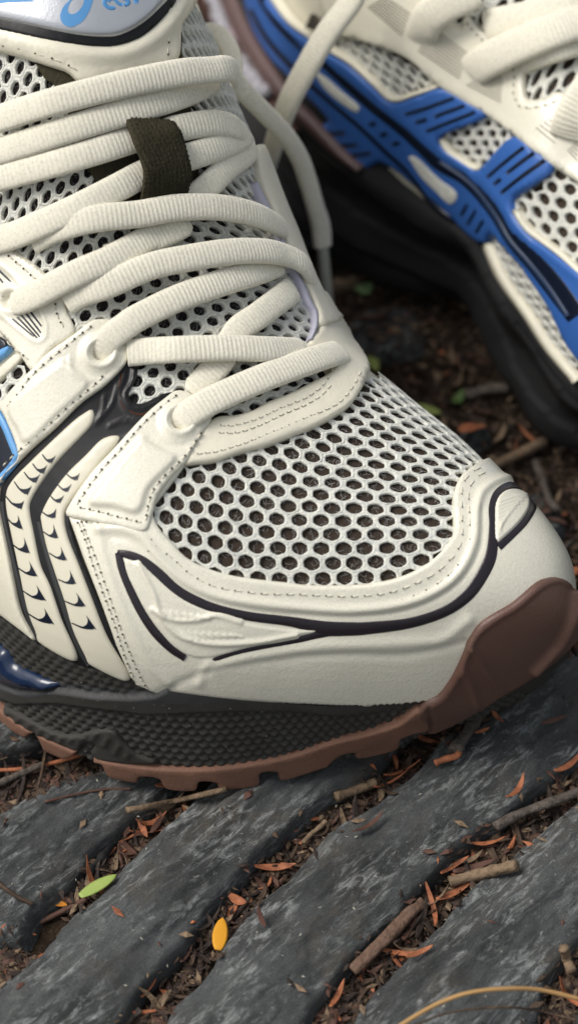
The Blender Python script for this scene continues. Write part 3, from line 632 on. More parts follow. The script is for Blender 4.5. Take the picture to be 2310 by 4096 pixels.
stitches(F1, [(795, 1755), (745, 1832), (685, 1893), (640, 1940), (612, 1985), (595, 2050), (588, 2105)], hE, th_b, ho_b, 33)
stitches(F1, [(345, 2037), (400, 2048), (480, 2072), (560, 2092), (590, 2100)], hE, th_b, ho_b, 36)
stitches(F1, [(365, 2092), (440, 2100), (520, 2118), (575, 2135), (640, 2190)], TH, th_b, ho_b, 40)
stitches(F1, [(362, 1318), (320, 1350), (270, 1395), (205, 1452), (140, 1520), (100, 1585), (50, 1640)], hE, th_b, ho_b, 36)
stitches(F1, [(476, 1395), (474, 1440), (430, 1497), (370, 1560), (300, 1618), (230, 1690), (150, 1765), (80, 1830), (40, 1875)], hE, th_b, ho_b, 36)
stitches(F1, [(60, 1030), (105, 1070), (150, 1115), (200, 1160), (228, 1205), (235, 1260), (268, 1330)], .26, th_b, ho_b, 36)
stitches(F1, [(0, 1300), (40, 1350), (75, 1395), (110, 1420), (145, 1458)], .26, th_b, ho_b, 36)
# ---------------------------------------------------------------- tongue pad
padp = [(-80, 205), (0, 215), (96, 238), (193, 272), (270, 301), (320, 345), (400, 330), (560, 290), (672, 260), (683, 130), (707, 87), (745, 20), (752, -30), (700, -70), (300, -80), (-80, -80)]
patch('tongue_pad', F1, padp, .2, .22, M['cream'], shoe, bevel=.12, step=.12, relief=ribs([([(-80, 150), (0, 158), (193, 207), (289, 228), (366, 236), (450, 232), (530, 205), (600, 155), (655, 85), (690, 10), (705, -70)], 26, .11, 'r')]))
patch('pad_rim', F1, [(-80, 110), (0, 130), (96, 154), (193, 178), (289, 195), (366, 202), (434, 199), (506, 178), (554, 149), (607, 96), (650, 34), (680, -60), (-80, -70)], .38, .1, M['black'], shoe, bevel=.05, step=.15)
silver = patch('pad_badge', F1, [(-80, 80), (0, 94), (96, 116), (193, 140), (289, 161), (366, 169), (434, 166), (482, 149), (530, 120), (578, 77), (626, 19), (650, -60), (-80, -70)], .4, .17, M['silver'], shoe, bevel=.16, step=.1, edge=.3)
def flat(name, pl, holes, h, m, parent):
    pl = dens(pl, 6, True, True); n = len(pl); hp = [dens(q, 5, True, True) for q in holes]; pts = list(pl); ed = [(i, (i+1) % n) for i in range(n)]
    for q in hp:
        b0 = len(pts); pts += list(q); ed += [(b0+i, b0+(i+1) % len(q)) for i in range(len(q))]
    gx, gy = np.meshgrid(np.arange(pl[:, 0].min(), pl[:, 0].max(), 12), np.arange(pl[:, 1].min(), pl[:, 1].max(), 12)); g = np.stack([gx.ravel(), gy.ravel()], 1); pts += list(g[in_poly(g[:, 0], g[:, 1], pl)])
    r = delaunay_2d_cdt([Vector(p) for p in pts], ed, [], 0, 1e-5); vv = np.array([tuple(v) for v in r[0]]); tr = []
    for f in r[2]:
        c = vv[list(f)].mean(0)
        if in_poly(c[0:1], c[1:2], pl)[0] and not any(in_poly(c[0:1], c[1:2], q)[0] for q in hp): tr.append(tuple(f))
    return mesh(name, [F1.ev(F1.uv(*p), h)[2][0] for p in vv], tr, m, parent)
k0 = (0, 0, .4818); hB = .578
flat('logo_swirl', c2p([(513, 190), (530, 130), (570, 75), (610, 35), (640, 20), (665, 38), (690, -10), (735, -60), (745, -10), (725, 80), (700, 160), (660, 230), (610, 270), (570, 278), (535, 258), (518, 225)], *k0),
     [c2p([(563, 145), (575, 95), (605, 55), (638, 37), (662, 48), (668, 78), (655, 120), (630, 155), (600, 177), (572, 172)], *k0)], hB, M['sky'], silver)
flat('logo_stripe', c2p([(-60, -4), (0, 15), (150, 38), (318, 62), (322, 74), (150, 77), (-60, 82)], *k0), [], hB, M['sky'], silver)
def letter(name, pts): ribbon(name, F1, [(x*.4818, y*.4818, w_*.4818) for x, y, w_ in pts], hB-.02, .02, M['sky'], silver, step=5)
letter('letter_a', [(880, 48, 26), (850, 40, 34), (818, 62, 34), (815, 95, 34), (845, 122, 34), (878, 124, 34), (892, 118, 20)])
letter('letter_a', [(840, 78, 24), (862, 52, 28), (890, 60, 28), (915, 88, 28), (950, 100, 28)])
letter('letter_s', [(905, -20, 30), (915, 15, 34), (940, 42, 34), (975, 60, 34), (988, 88, 34), (962, 106, 28)])
letter('letter_i', [(1018, -20, 36), (1032, 30, 36), (1045, 90, 36)])
letter('letter_c', [(1062, -20, 32), (1080, 15, 34), (1110, 40, 34), (1145, 50, 32)])
letter('letter_s', [(1160, 50, 30), (1190, 40, 34), (1203, 12, 34), (1195, -20, 30)])
stitches(F1, [(-10, 185), (60, 203), (115, 215), (175, 235), (235, 258), (285, 285), (320, 312)], .43, th_b, ho_b, 54)
stitches(F1, [(628, 235), (632, 180), (648, 120), (672, 70), (700, 20)], .43, th_b, ho_b, 40)
th_b.mesh('stitching', M['thread'], shoe, 'stuff'); ho_b.mesh('needle_holes', M['hole'], shoe, 'stuff')
# ---------------------------------------------------------------- midsole, outsole, bumper
Lc1 = np.r_[0, np.cumsum(np.linalg.norm(np.diff(F1.G[:, 12], axis=0), axis=1))]
topb = np.array([(-400, 2560), (0, 2700), (100, 2735), (255, 2728), (400, 2748), (540, 2752), (628, 2740), (700, 2700), (2400, 2500)], float)
botb = np.array([(-400, 2620), (0, 2752), (100, 2785), (250, 2775), (400, 2792), (600, 2815), (800, 2806), (1000, 2800), (1155, 2800), (1350, 2820), (1500, 2815), (2400, 2700)], float)
def mid_off(uv, P):
    q = proj(P); yt = np.interp(q[:, 0], topb[:, 0], topb[:, 1]); yb = np.interp(q[:, 0], botb[:, 0], botb[:, 1]); y = q[:, 1]
    L = np.interp(uv[:, 0], np.arange(NU), Lc1); Z = P[:, 2]; p_ = .25
    a1 = Z/(p_*.866); r0 = np.round(a1); best = np.full(len(L), 9.)
    for dr in (-1, 0, 1):
        rr = r0+dr; zc = rr*p_*.866; xs = L-(np.mod(rr, 2))*p_*.5; xc = np.round(xs/p_)*p_; best = np.minimum(best, np.hypot(xs-xc, (Z-zc)*1.0))
    dome = .10*(1-np.minimum(best/(p_*.52), 1)**2.2)
    low = sm((y-yb)/14); up = 1-sm((y-yt)/10)
    band = (1-low)*(1-up)
    taper = sm((q[:, 0]-1300)/300)
    base = .20*low+.33*band+.12*up
    n_ = (fbm(L*3, Z*3, 3)-.5)*.02
    return base*(1-.45*taper)+(dome*low+dome*.7*up)*(1-.35*band)+n_
mids = grid_shell('midsole', F1, 0, NU-14, 5.5, 25.2, mid_off, M['mid'], shoe, fu=3.0, fv=3.6)
mids.data.materials.append(M['midsm'])
_c = np.array([list(p.center) for p in mids.data.polygons])/S; _q = proj(_c)
_yt = np.interp(_q[:, 0], topb[:, 0], topb[:, 1]); _yb = np.interp(_q[:, 0], botb[:, 0], botb[:, 1])
mids.data.polygons.foreach_set('material_index', ((_q[:, 1] > _yt+3) & (_q[:, 1] < _yb+6) & (_q[:, 0] < 1300)).astype(int))
grid_shell('midsole', F1, 0, NU-1.1, 4*KV-26, 4*KV-5, .25, M['mid'], shoe, fu=1, fv=.8)
grid_shell('sole_core', F1, 0, NU-1.1, 6.5, 26, .04, M['mid'], shoe, fu=1, fv=.5)
patch('gel_insert', F1, [(-60, 2500), (0, 2548), (50, 2585), (90, 2640), (150, 2672), (215, 2700), (262, 2722), (230, 2730), (150, 2733), (80, 2725), (0, 2690), (-60, 2660)], .16, .22, M['gel'], shoe, bevel=.28, step=.08, edge=.1, relief=ribs([([(40, 2600), (75, 2660), (200, 2712)], 16, .09, 'r')]))
LUG = [(-60, 2715), (0, 2763), (48, 2808), (143, 2877), (240, 2925), (322, 2962), (335, 2970), (300, 2996), (275, 2990), (220, 2965), (205, 2940), (188, 2905), (165, 2898), (140, 2915), (70, 2870), (50, 2845), (30, 2800), (-60, 2745)]
patch('outsole', F1, LUG, .24, .16, M['rubber2'], shoe, bevel=.05, step=.12, dn=10)
LUG2 = [(398, 2992), (477, 3008), (636, 3028), (795, 3032), (954, 3016), (1155, 2976), (1314, 2921), (1473, 2881), (1584, 2843), (1668, 2792), (1700, 2860), (1640, 2880), (1590, 2902), (1565, 2945), (1420, 2982), (1405, 2960), (1350, 2970), (1300, 3010), (1285, 3020), (1120, 3072), (1095, 3040), (1030, 3045), (1015, 3095), (880, 3110), (860, 3085), (800, 3080), (780, 3115), (680, 3110), (645, 3068), (575, 3062), (560, 3085), (460, 3062), (430, 3015), (402, 3008)]
patch('outsole', F1, LUG2, .2, .2, M['rubber2'], shoe, bevel=.05, step=.12, dn=8)
# dark scalloped lobe above the notch
lob = [(60, 2800), (150, 2845), (250, 2895), (330, 2905), (400, 2885), (470, 2885), (500, 2920), (560, 2975), (640, 3010), (520, 3012), (420, 2998), (385, 2975), (405, 2940), (380, 2930), (350, 2945), (335, 2965), (250, 2930), (150, 2885), (60, 2825)]
patch('midsole_lip', F1, lob, .24, .12, M['mid'], shoe, bevel=.06, step=.06, relief=ribs([([(75+i*42, 2822+[0, 22, 42, 60, 72, 80, 72, 62, 60, 85, 115, 132][i]), (60+i*42, 2852+[0, 22, 42, 60, 72, 80, 72, 62, 60, 85, 115, 132][i])], 8, .05, 'r') for i in range(12)]))
b1 = F1.uvs(dens([(1640, 2812), (1664, 2795), (1696, 2767), (1743, 2740), (1791, 2676), (1831, 2597), (1862, 2525), (1900, 2472), (1950, 2437), (2029, 2394), (2109, 2334), (2150, 2320), (2180, 2318), (2215, 2334), (2238, 2372)], 16, False))
b2 = F1.uvs(dens([(2290, 2500), (2253, 2540), (2169, 2620), (2085, 2682), (2002, 2732), (1901, 2788), (1812, 2838), (1760, 2862), (1697, 2886), (1664, 2850)], 20, False))
bu = np.vstack([b1, [[NU-1.3, b1[-1][1]], [NU-1.2, KV*1.2], [NU-1.2, KV*.6], [NU-1.3, b2[0][1]]], b2])
brl = ribs([([(1855, 2535), (1900, 2590), (1950, 2665), (1985, 2715)], 10, .11, 'r'), ([(1835, 2640), (1870, 2700), (1890, 2765)], 14, .07, 'r'), ([(1700, 2790), (1705, 2840), (1700, 2870)], 9, -.09, 'r'), ([(2240, 2385), (2238, 2450), (2200, 2530), (2150, 2590), (2105, 2640)], 15, .15, 'r'),
            ([(1700, 2785), (1760, 2745), (1812, 2670), (1850, 2580), (1885, 2510), (1960, 2450), (2040, 2405), (2120, 2350), (2180, 2335), (2220, 2352)], 9, .03, 'r')])
patch('toe_bumper', F1, None, .2, .2, M['rubber'], shoe, bevel=.09, step=.055, relief=brl, uvpoly=bu)
# ---------------------------------------------------------------- laces, loop
LA = [
 ([(-30, 966, .30), (60, 940, .42), (159, 898, .5), (318, 827, .55), (477, 747, .5), (564, 700, .42), (660, 660, .42), (755, 628, .5), (875, 588, .5), (954, 553, .42), (985, 520, .3)], .86),
 ([(994, 585, .22), (985, 610, .35), (908, 668, .42), (831, 745, .42), (750, 810, .35), (690, 840, .2)], .84),
 ([(130, 965, .25), (200, 925, .36), (318, 888, .55), (430, 868, .62), (556, 856, .66), (715, 830, .7), (875, 830, .68), (1010, 856, .62), (1095, 893, .5), (1142, 922, .4), (1160, 950, .3), (1148, 985, .2)], .84),
 ([(430, 1030, .3), (556, 985, .36), (684, 925, .4), (755, 885, .42)], .8),
 ([(58, 1206, .12), (85, 1204, .3), (145, 1178, .45), (241, 1126, .52), (337, 1080, .55), (434, 1040, .52), (556, 975, .45), (650, 925, .38)], .84),
 ([(262, 1210, .28), (320, 1175, .36), (434, 1138, .5), (600, 1066, .62), (765, 1030, .7), (930, 1006, .68), (1068, 1006, .62), (1150, 1024, .52), (1205, 1052, .4), (1236, 1090, .3), (1246, 1130, .25), (1228, 1165, .2)], .84),
 ([(1165, 1160, .25), (1133, 1186, .32), (1034, 1261, .4), (947, 1325, .4), (885, 1440, .35), (830, 1505, .32), (765, 1575, .22)], .84),
 ([(392, 1425, .1), (412, 1395, .3), (445, 1348, .45), (500, 1305, .5), (556, 1268, .52), (715, 1191, .55), (875, 1135, .52), (1033, 1085, .42), (1120, 1050, .3)], .84),
 ([(510, 1412, .3), (600, 1404, .42), (715, 1398, .62), (914, 1392, .66), (1060, 1396, .6), (1155, 1398, .45), (1225, 1403, .3)], .84),
 ([(706, 1708, .1), (722, 1680, .32), (770, 1645, .45), (830, 1610, .5), (910, 1572, .52), (1065, 1506, .55), (1219, 1450, .5), (1310, 1420, .42), (1372, 1408, .28)], .88),
 ([(-30, 718, .45), (0, 712, .46), (238, 648, .5), (400, 600, .52), (500, 568, .5), (570, 546, .45), (660, 528, .45), (715, 513, .5), (835, 493, .52), (914, 500, .5), (960, 522, .42), (985, 550, .3), (988, 585, .2), (960, 610, .1)], .84),
 ([(-30, 615, .5), (0, 606, .5), (238, 529, .58), (477, 457, .6), (676, 397, .55), (795, 350, .45), (860, 308, .3)], .84),
 ([(-30, 484, .6), (0, 475, .62), (120, 435, .66), (238, 401, .7), (477, 340, .78), (715, 292, .8), (850, 280, .72), (905, 276, .5), (932, 290, .3), (938, 325, .2)], .86)]
laceT = None
for i, (p, w_) in enumerate(LA):
    V, Fc = lace_mesh(F1, p, w_*.72, .24, taper=(0, .2))
    mesh('lace', V, Fc, M['lace'], shoe)
back = (.2, -.62, .6)
for p in ([(775, 150, None, 9.0, back, .6), (850, 128, None, 9.1, back, .6), (905, 175, None, 9.0, back, .62), (930, 250, None, 8.8, back, .65), (928, 310, None, 8.7, back, .65)],
          [(905, 300, None, 9.4, back, .7), (940, 330, None, 9., back, .7), (992, 385, None, 8.6, back, .62), (1074, 468, None, 7.8, back, .6), (1143, 543, None, 6.9, back, .6), (1198, 633, None, 5.9, back, .6), (1232, 729, None, 5., back, .6), (1260, 826, None, 4.2, back, .6), (1281, 900, None, 3.6, back, .66), (1290, 985, None, 3., back, .62)],
          [(880, 400, None, 8.6, back, .7), (905, 370, None, 8.7, back, .8), (925, 330, None, 8.8, back, .8)]):
    V, Fc = lace_mesh(F1, p, .75, .32); mesh('lace', V, Fc, M['lace'], shoe)
V, Fc = tube(cr_spline(np.array([at(1288, 975, 3.05), at(1296, 1060, 2.4), at(1305, 1160, 1.6), at(1316, 1290, .5)]), 20), .16, 10); mesh('aglet', V, Fc, mat('clear_aglet', (.5, .5, .43), .35, .5), shoe)
# webbing loop
def strap(name, pts, wd, tk, m, parent):
    Q = [];
    for x, y, h in pts:
        c, n, _ = F1.ev(F1.uv(x, y)); o, d = ray(x, y); Q.append(np.r_[c[0]-d*h/max(.35, -(n[0]@d)), n[0]])
    A = cr_spline(np.array(Q), 90); P = A[:, :3]; N = A[:, 3:]; T = np.gradient(P, axis=0); T /= np.linalg.norm(T, axis=1)[:, None]; V = []; Fc = []; K = 24
    for i in range(len(P)):
        s = np.cross(T[i], N[i]); s /= np.linalg.norm(s); b = np.cross(s, T[i])
        for k in range(K+1):
            x = (k/K-.5); ed = 1-abs(2*x)**8; wv = .042*math.sin(k*math.pi*.9+i*1.1)*math.sin(i*.9)
            V.append(P[i]+s*x*wd*(1+.015*math.sin(i*1.7))+b*(tk*.5*ed+wv))
        for k in range(K, -1, -1): V.append(P[i]+s*(k/K-.5)*wd-b*tk*.5)
    n = 2*(K+1)
    for i in range(len(P)-1):
        for k in range(n): Fc.append((i*n+k, i*n+(k+1) % n, (i+1)*n+(k+1) % n, (i+1)*n+k))
    return mesh(name, V, Fc, m, parent)
strap('lace_loop', [(585, 455, .3), (600, 480, .6), (625, 535, .82), (655, 610, .86), (672, 680, .84), (670, 740, .72), (658, 795, .45), (650, 830, .25)], 1.24, .13, M['web'], shoe)
# specks of dust caught on the foam
dst = Bag(); r_ = random.Random(3)
for k in range(150):
    x, y = r_.uniform(5, 1300), r_.uniform(2600, 3060)
    g = F1.uv(x, y)
    if not 7 < g[1] < 24: continue
    c, n, _ = F1.ev(g); P_, h_ = c[0], mid_off(g[None], c)[0]; P_ = P_+n[0]*(h_+.006); s_ = r_.uniform(.006, .018)
    dst.add(([P_+np.array([s_, 0, 0]), P_+np.array([0, 0, s_]), P_-np.array([s_, 0, 0]), P_-np.array([0, 0, s_]), P_+n[0]*s_], [(0, 1, 4), (1, 2, 4), (2, 3, 4), (3, 0, 4)]))
dst.mesh('dust_specks', mat('dust', (.30, .31, .30), .9, .1), shoe, 'stuff', False)
# ================================================================ the far shoe
shoe2 = thing('running_shoe', 'cream mesh running shoe with royal blue side cage and thick black sole, standing behind', 'shoe', group='the pair of running shoes')
_F = [(930, -250, 3.9), (1020, 60, 3.8), (1165, 330, 3.7), (1370, 560, 3.6), (1570, 700, 3.5), (1750, 800, 3.4), (1917, 934, 3.3), (2030, 1125, 3.2), (2134, 1263, 3.0), (2310, 1498, 2.9), (2450, 1600, 2.8), (2700, 1700, 2.7)]
_S = [(620, -50, 0), (770, 290, 0), (920, 600, 0), (1110, 850, 0), (1310, 1010, 0), (1600, 1120, 0), (1860, 1185, 0), (1985, 1385, 0), (2075, 1550, 0), (2190, 1690, 0), (2400, 1760, 0), (2680, 1880, 0)]
_Z = [13.5, 13, 12.5, 11.8, 10.8, 9.9, 9.2, 8.4, 7.6, 6.9, 6.4, 6]
_pd = np.array([.64, .77, 0]); ST2 = []
for a_, s_, z_ in zip(_F, _S, _Z):
    A_ = at(*a_); S_ = at(*s_); T_ = A_+_pd*3.9; T_[2] = z_; B_ = A_+_pd*8.4; B_[2] = 3.2; Q_ = B_.copy(); Q_[2] = -.3; S_[2] = -.3
    ST2.append([*A_, *T_, *B_, *S_, *Q_, 2.3, 2.2])
F2 = Form(ST2, 12, 20); K2 = F2.kv
grid_shell('upper', F2, 0, F2.nu-1.01, K2*.9, 4*K2-10, 0., M['cream'], shoe2)
def sole2(uv, P):
    t = uv[:, 1]/K2; L = uv[:, 0]*.12
    return .22+.13*np.sin(t*9+.6*np.sin(L*2))+.05*np.sign(np.sin(t*13+L*.4))+(fbm(L*2, t*6, 3)-.5)*.06-.25*sm((t-.9)/.15)
grid_shell('midsole', F2, 0, F2.nu-1.01, 1.5, K2*1.04, sole2, mat('black_foam_shaded', (.020, .020, .021), .6, .35, bump=[(2000, .3, .0003, 'n')]), shoe2, fu=2, fv=2)  # visible wall of the far sole: its shade is put into a darker foam colour
grid_shell('midsole', F2, 0, F2.nu-1.01, 3*K2-1, 4*K2-2, .2, M['mid'], shoe2)
T_ = mat('dark_brown_rubber', (.075, .034, .026), .35, .5)
ribbon('outsole_band', F2, [(850, -60, 60), (872, 0, 60), (935, 110, 62), (1010, 240, 62), (1090, 360, 56), (1160, 440, 44), (1230, 520, 30)], .42, .14, T_, shoe2, 20)
ribbon('outsole_band', F2, [(935, -60, 52), (960, 0, 52), (1000, 90, 52), (1060, 200, 52), (1130, 300, 50), (1200, 395, 46), (1290, 480, 40), (1400, 590, 30), (1480, 650, 14)], .40, .16, mat('mauve_rubber', (.12, .075, .07), .35, .5), shoe2, 20)
ribbon('pearl_stud', F2, [(955, 130, 20), (980, 150, 55), (1000, 175, 20)], .5, .2, mat('mauve_pearl', (.35, .27, .3), .3, .6), shoe2, 8)
rp = Bag(); pth = cr_spline(np.array([(852, -40), (885, 60), (916, 160), (962, 240), (1012, 314), (1062, 372)], float), 26)
for i, q in enumerate(pth):
    _, d_ = ray(*q); g = F2.ev(F2.uv(*q))[0][0]; g = CAM+d_*(np.linalg.norm(g-CAM)-1.3)
    a = i*1.7; V_, F_ = tube([g+np.array([math.cos(a), 0, math.sin(a)])*.16+np.array([-.14, 0, 0]), g-np.array([math.cos(a), 0, math.sin(a)])*.16+np.array([.14, 0, 0])], .2, 8); rp.add((V_, F_))
rp.mesh('heel_cord', mat('white_cord', (.36, .35, .38), .8, .2), shoe2)
# blue cage
blu = [(1075, -80), (1114, 0), (1180, 90), (1268, 150), (1357, 209), (1428, 253), (1511, 330), (1588, 396), (1680, 372), (1774, 341), (1870, 385), (1967, 457), (1870, 500), (1780, 535), (1800, 580), (1870, 630), (1930, 665), (1965, 650), (2083, 548), (2150, 600), (2225, 672), (2150, 740), (2077, 799), (2088, 854), (2132, 920), (2198, 975), (2281, 1041), (2400, 1150), (2500, 1300), (2420, 1480),
       (2310, 1388), (2226, 1223), (2132, 1085), (2039, 975), (1995, 935), (1967, 972), (1900, 920), (1840, 862), (1774, 800), (1690, 735), (1600, 660), (1540, 630), (1500, 655), (1456, 644), (1380, 570), (1301, 496), (1346, 470), (1257, 370), (1180, 290), (1114, 220), (1040, 90), (1010, -80)]
patch('side_cage', F2, blu, .16, .16, M['blue'], shoe2, bevel=.08, step=.16, dn=26, relief=ribs([([(1114, 10), (1268, 165), (1428, 270), (1588, 415), (1640, 460), (1760, 560), (1890, 650), (1990, 740), (2060, 830), (2110, 915), (2250, 1030), (2400, 1160)], 12, .05, 'r')]))
gH = .30
for q_ in ([(1100, -40, 16), (1124, -10, 16), (1190, 78, 16), (1276, 140, 16), (1362, 198, 16), (1433, 242, 16), (1515, 318, 16), (1590, 384, 16), (1680, 361, 14), (1772, 332, 12)], [(1783, 545, 14), (1825, 605, 16), (1880, 642, 16), (1930, 668, 16), (1965, 655, 14)], [(2085, 835, 16), (2130, 908, 18), (2196, 962, 18), (2280, 1030, 18), (2390, 1140, 18)], [(1972, 970, 20), (2034, 1106, 24), (2134, 1248, 24), (2220, 1380, 24), (2330, 1510, 24)]):
    ribbon('window_rim', F2, q_, .17, .14, M['cream'], shoe2, 18)
ribbon('cage_groove', F2, [(1060, -60, 30), (1130, 60, 32), (1225, 160, 34), (1329, 240, 34), (1400, 306, 36), (1511, 405, 40), (1620, 492, 40), (1703, 566, 46), (1785, 640, 50), (1880, 695, 50), (1955, 762, 54), (2033, 858, 60), (2095, 955, 70), (2180, 1050, 80), (2260, 1150, 86), (2340, 1260, 80)], gH, .03, M['navy'], shoe2, 16)
ribbon('groove_highlight', F2, [(1785, 625, 10), (1880, 690, 12), (1950, 755, 14), (2025, 858, 16), (2080, 955, 17), (2160, 1050, 18), (2235, 1145, 18), (2310, 1260, 18)], gH+.03, .06, mat('slate_highlight', (.018, .035, .08), .35, .5), shoe2, 16)  # bluish highlight along the groove, put in as a raised coloured strip
ribbon('cage_groove', F2, [(1040, 30, 22), (1110, 150, 26), (1200, 250, 26), (1279, 325, 24), (1346, 385, 20), (1456, 479, 20), (1566, 584, 20), (1650, 663, 20), (1758, 799, 18), (1838, 860, 14)], gH, .03, M['navy'], shoe2, 16)
for P_ in ([(1290, 262), (1345, 298), (1405, 352), (1470, 408), (1458, 434), (1400, 398), (1330, 335)], [(1650, 596), (1692, 608), (1782, 692), (1860, 754), (1834, 800), (1762, 738), (1700, 676)]):
    patch('mesh_inset', F2, P_, .24, .1, M['net'], shoe2, bevel=.05, step=.2)
bars = [(1642, 440, 1840, 382), (1681, 473, 1730, 459), (1763, 451, 1884, 413), (1725, 509, 1928, 440), (1989, 705, 2127, 595), (2017, 735, 2044, 715), (2066, 694, 2160, 617), (2044, 771, 2193, 644), (1879, 843, 1904, 803), (1906, 882, 1942, 830), (1945, 920, 1974, 873), (1505, 480, 1533, 472), (1549, 522, 1578, 514), (1596, 557, 1625, 549), (1340, 523, 1412, 514), (1375, 571, 1460, 560), (1412, 608, 1512, 592)]
for x0, y0, x1, y1 in bars: ribbon('cage_slot', F2, [(x0, y0, 17), ((x0+x1)/2, (y0+y1)/2, 18), (x1, y1, 17)], gH, .03, M['navy'], shoe2, 14)
def win2(pl, anchor, a, b, nm='side_mesh'):
    uvp = F2.uvs(dens(pl, 30, True, False)); patch('mesh_lining', F2, None, .01, .012, M['lining'], shoe2, bevel=.03, step=.4, uvpoly=uvp, skirt=0)
    net(nm, F2, anchor, a, b, uvp, .05, shoe2, M['net'], hole=.68, th=.09)
win2([(1373, 130), (1500, 170), (1650, 240), (1774, 341), (1600, 400), (1500, 325), (1428, 250), (1330, 195)], (1560, 260), (44, 28), (-6, 34))
win2([(1780, 535), (1967, 455), (2090, 555), (1960, 668), (1860, 630)], (1930, 530), (50, 2), (22, 40))
win2([(2077, 799), (2230, 680), (2330, 760), (2450, 900), (2450, 1190), (2281, 1041), (2140, 930)], (2220, 865), (69, 12), (38, 63))
win2([(1985, 935), (2045, 975), (2132, 1085), (2226, 1223), (2330, 1410), (2330, 1500), (2220, 1380), (2134, 1255), (2040, 1115), (1975, 985)], (2130, 1150), (34, 44), (34, 4))
patch('lower_panel', F2, [(1505, 655), (1600, 665), (1700, 745), (1840, 865), (1965, 975), (1925, 945), (1813, 862), (1700, 785), (1580, 705)], .08, .1, M['cream'], shoe2, bevel=.05, step=.2)
thr = [(1785, 50), (1873, -20), (1960, -60), (2500, -60), (2500, 620), (2320, 420), (2250, 380), (2143, 415), (2110, 385), (2100, 270), (2066, 225), (1978, 140), (1870, 60), (1850, 110)]
win2(thr, (2209, 283), (63, -28), (3, 69), 'tongue_mesh')
ey = [(1290, -80), (1330, 60), (1373, 127), (1500, 165), (1648, 226), (1758, 325), (1860, 390), (1967, 455), (2083, 545), (2220, 668), (2330, 745), (2500, 880), (2500, 560), (2330, 430), (2285, 410), (2248, 378), (2200, 398), (2143, 410), (2115, 385), (2108, 270), (2066, 231), (1978, 154), (1920, 110), (1873, 62), (1851, 112), (1785, 62), (1740, 20), (1700, -80)]
patch('eyestay', F2, ey, .15, .16, M['pearl'], shoe2, bevel=.08, step=.15, dn=26, relief=ribs([([(1373, 110), (1500, 148), (1648, 205), (1758, 300), (1967, 432), (2220, 645), (2330, 720)], 14, .03, 'r')]))
def stripes(s0, s1, e0, e1, n):
    for k in range(n):
        t = k/(n-1); a = np.array(s0)*(1-t)+np.array(s1)*t; b = np.array(e0)*(1-t)+np.array(e1)*t
        a = a*.5506+[1510, 0]; b = b*.5506+[1510, 0]; ribbon('groove', F2, [(a[0], a[1], 3.4), ((a+b)[0]/2, (a+b)[1]/2, 3.6), (b[0], b[1], 3)], .305, .02, mat_gr, shoe2, 30, 1)
mat_gr = mat('groove_line', (.10, .085, .07), .7, .2)  # dark thin lines of the striped eyestay
stripes((405, 175), (330, 345), (690, 385), (635, 555), 9); stripes((90, -40), (-20, 30), (275, 90), (225, 245), 8); stripes((870, 515), (690, 600), (950, 580), (948, 745), 8); stripes((1315, 850), (1195, 945), (1370, 890), (1300, 1050), 6); stripes((1420, 1060), (1380, 1100), (1500, 1120), (1480, 1210), 4); stripes((-420, 90), (-460, 180), (-250, 225), (-270, 240), 7)
sb = Bag(); hb = Bag()
stitches(F2, [(1880, 95), (1950, 165), (2030, 230), (2075, 290), (2085, 390), (2120, 440), (2200, 435), (2250, 410)], .31, sb, hb, 30)
sb.mesh('stitching', M['thread'], shoe2, 'stuff'); hb.mesh('needle_holes', M['hole'], shoe2, 'stuff')
for p, w_ in (([(2340, 10, .5), (2240, 38, .55), (2100, 72, .5), (1990, 96, .35), (1950, 110, .2)], .85), ([(2340, 150, .4), (2240, 178, .5), (2150, 205, .4), (2080, 230, .2)], .85),
              ([(1900, -40, .7), (1850, -12, .75), (1785, 18, .7), (1720, 62, .6), (1692, 115, .4), (1690, 160, .15)], .88), ([(2340, 80, .8), (2198, 130, .85), (2061, 185, .75), (1950, 240, .55), (1905, 272, .35), (1890, 295, .15)], .9),
              ([(2380, 330, .8), (2330, 400, .75), (2290, 475, .6), (2270, 540, .3)], .95)):
    V, Fc = lace_mesh(F2, p, w_, .36); mesh('lace', V, Fc, M['lace'], shoe2)
nn = (-.5, -.65, .5)
V, Fc = lace_mesh(F2, [(1430, -40, None, 9.5, nn, .9), (1400, 14, None, 9.2, nn, .95), (1315, 124, None, 8.6, nn, 1), (1239, 248, None, 7.9, nn, 1), (1164, 385, None, 7.0, nn, .95), (1125, 482, None, 6.2, nn, .9), (1092, 585, None, 5.3, nn, .8), (1070, 680, None, 4.3, (-.8, -.3, .4), .75), (1045, 745, None, 3.6, (-.8, -.3, .4), .7), (1030, 830, None, 2.8, (-.8, -.3, .4), .7)], .62, .34)
mesh('lace', V, Fc, M['lace'], shoe2)
# ================================================================ the ground
def gp(px, py, z=-.3): return at(px, py, z)[:2]
CREV = [  # px centreline, floor half width (cm)
 ([(120, 3760), (200, 3650), (330, 3530), (430, 3410), (560, 3290), (680, 3190), (760, 3110), (860, 3020)], .02),
 ([(540, 4120), (640, 3960), (760, 3830), (860, 3700), (960, 3580), (1090, 3440), (1210, 3330), (1330, 3230), (1480, 3140), (1600, 3030), (1720, 2900), (1900, 2790), (2100, 2660), (2310, 2480), (2500, 2350)], .05),
 ([(1260, 4150), (1400, 3940), (1520, 3800), (1640, 3680), (1760, 3560), (1900, 3420), (2040, 3300), (2180, 3200), (2330, 3080), (2600, 2900)], .08),
 ([(2180, 4200), (2260, 3950), (2330, 3850), (2450, 3700)], .1),
 ([(-100, 3180), (60, 3090), (200, 3030), (330, 2990), (450, 2960)], .35),
 ([(-60, 3880), (20, 3800), (70, 3790)], .05)]
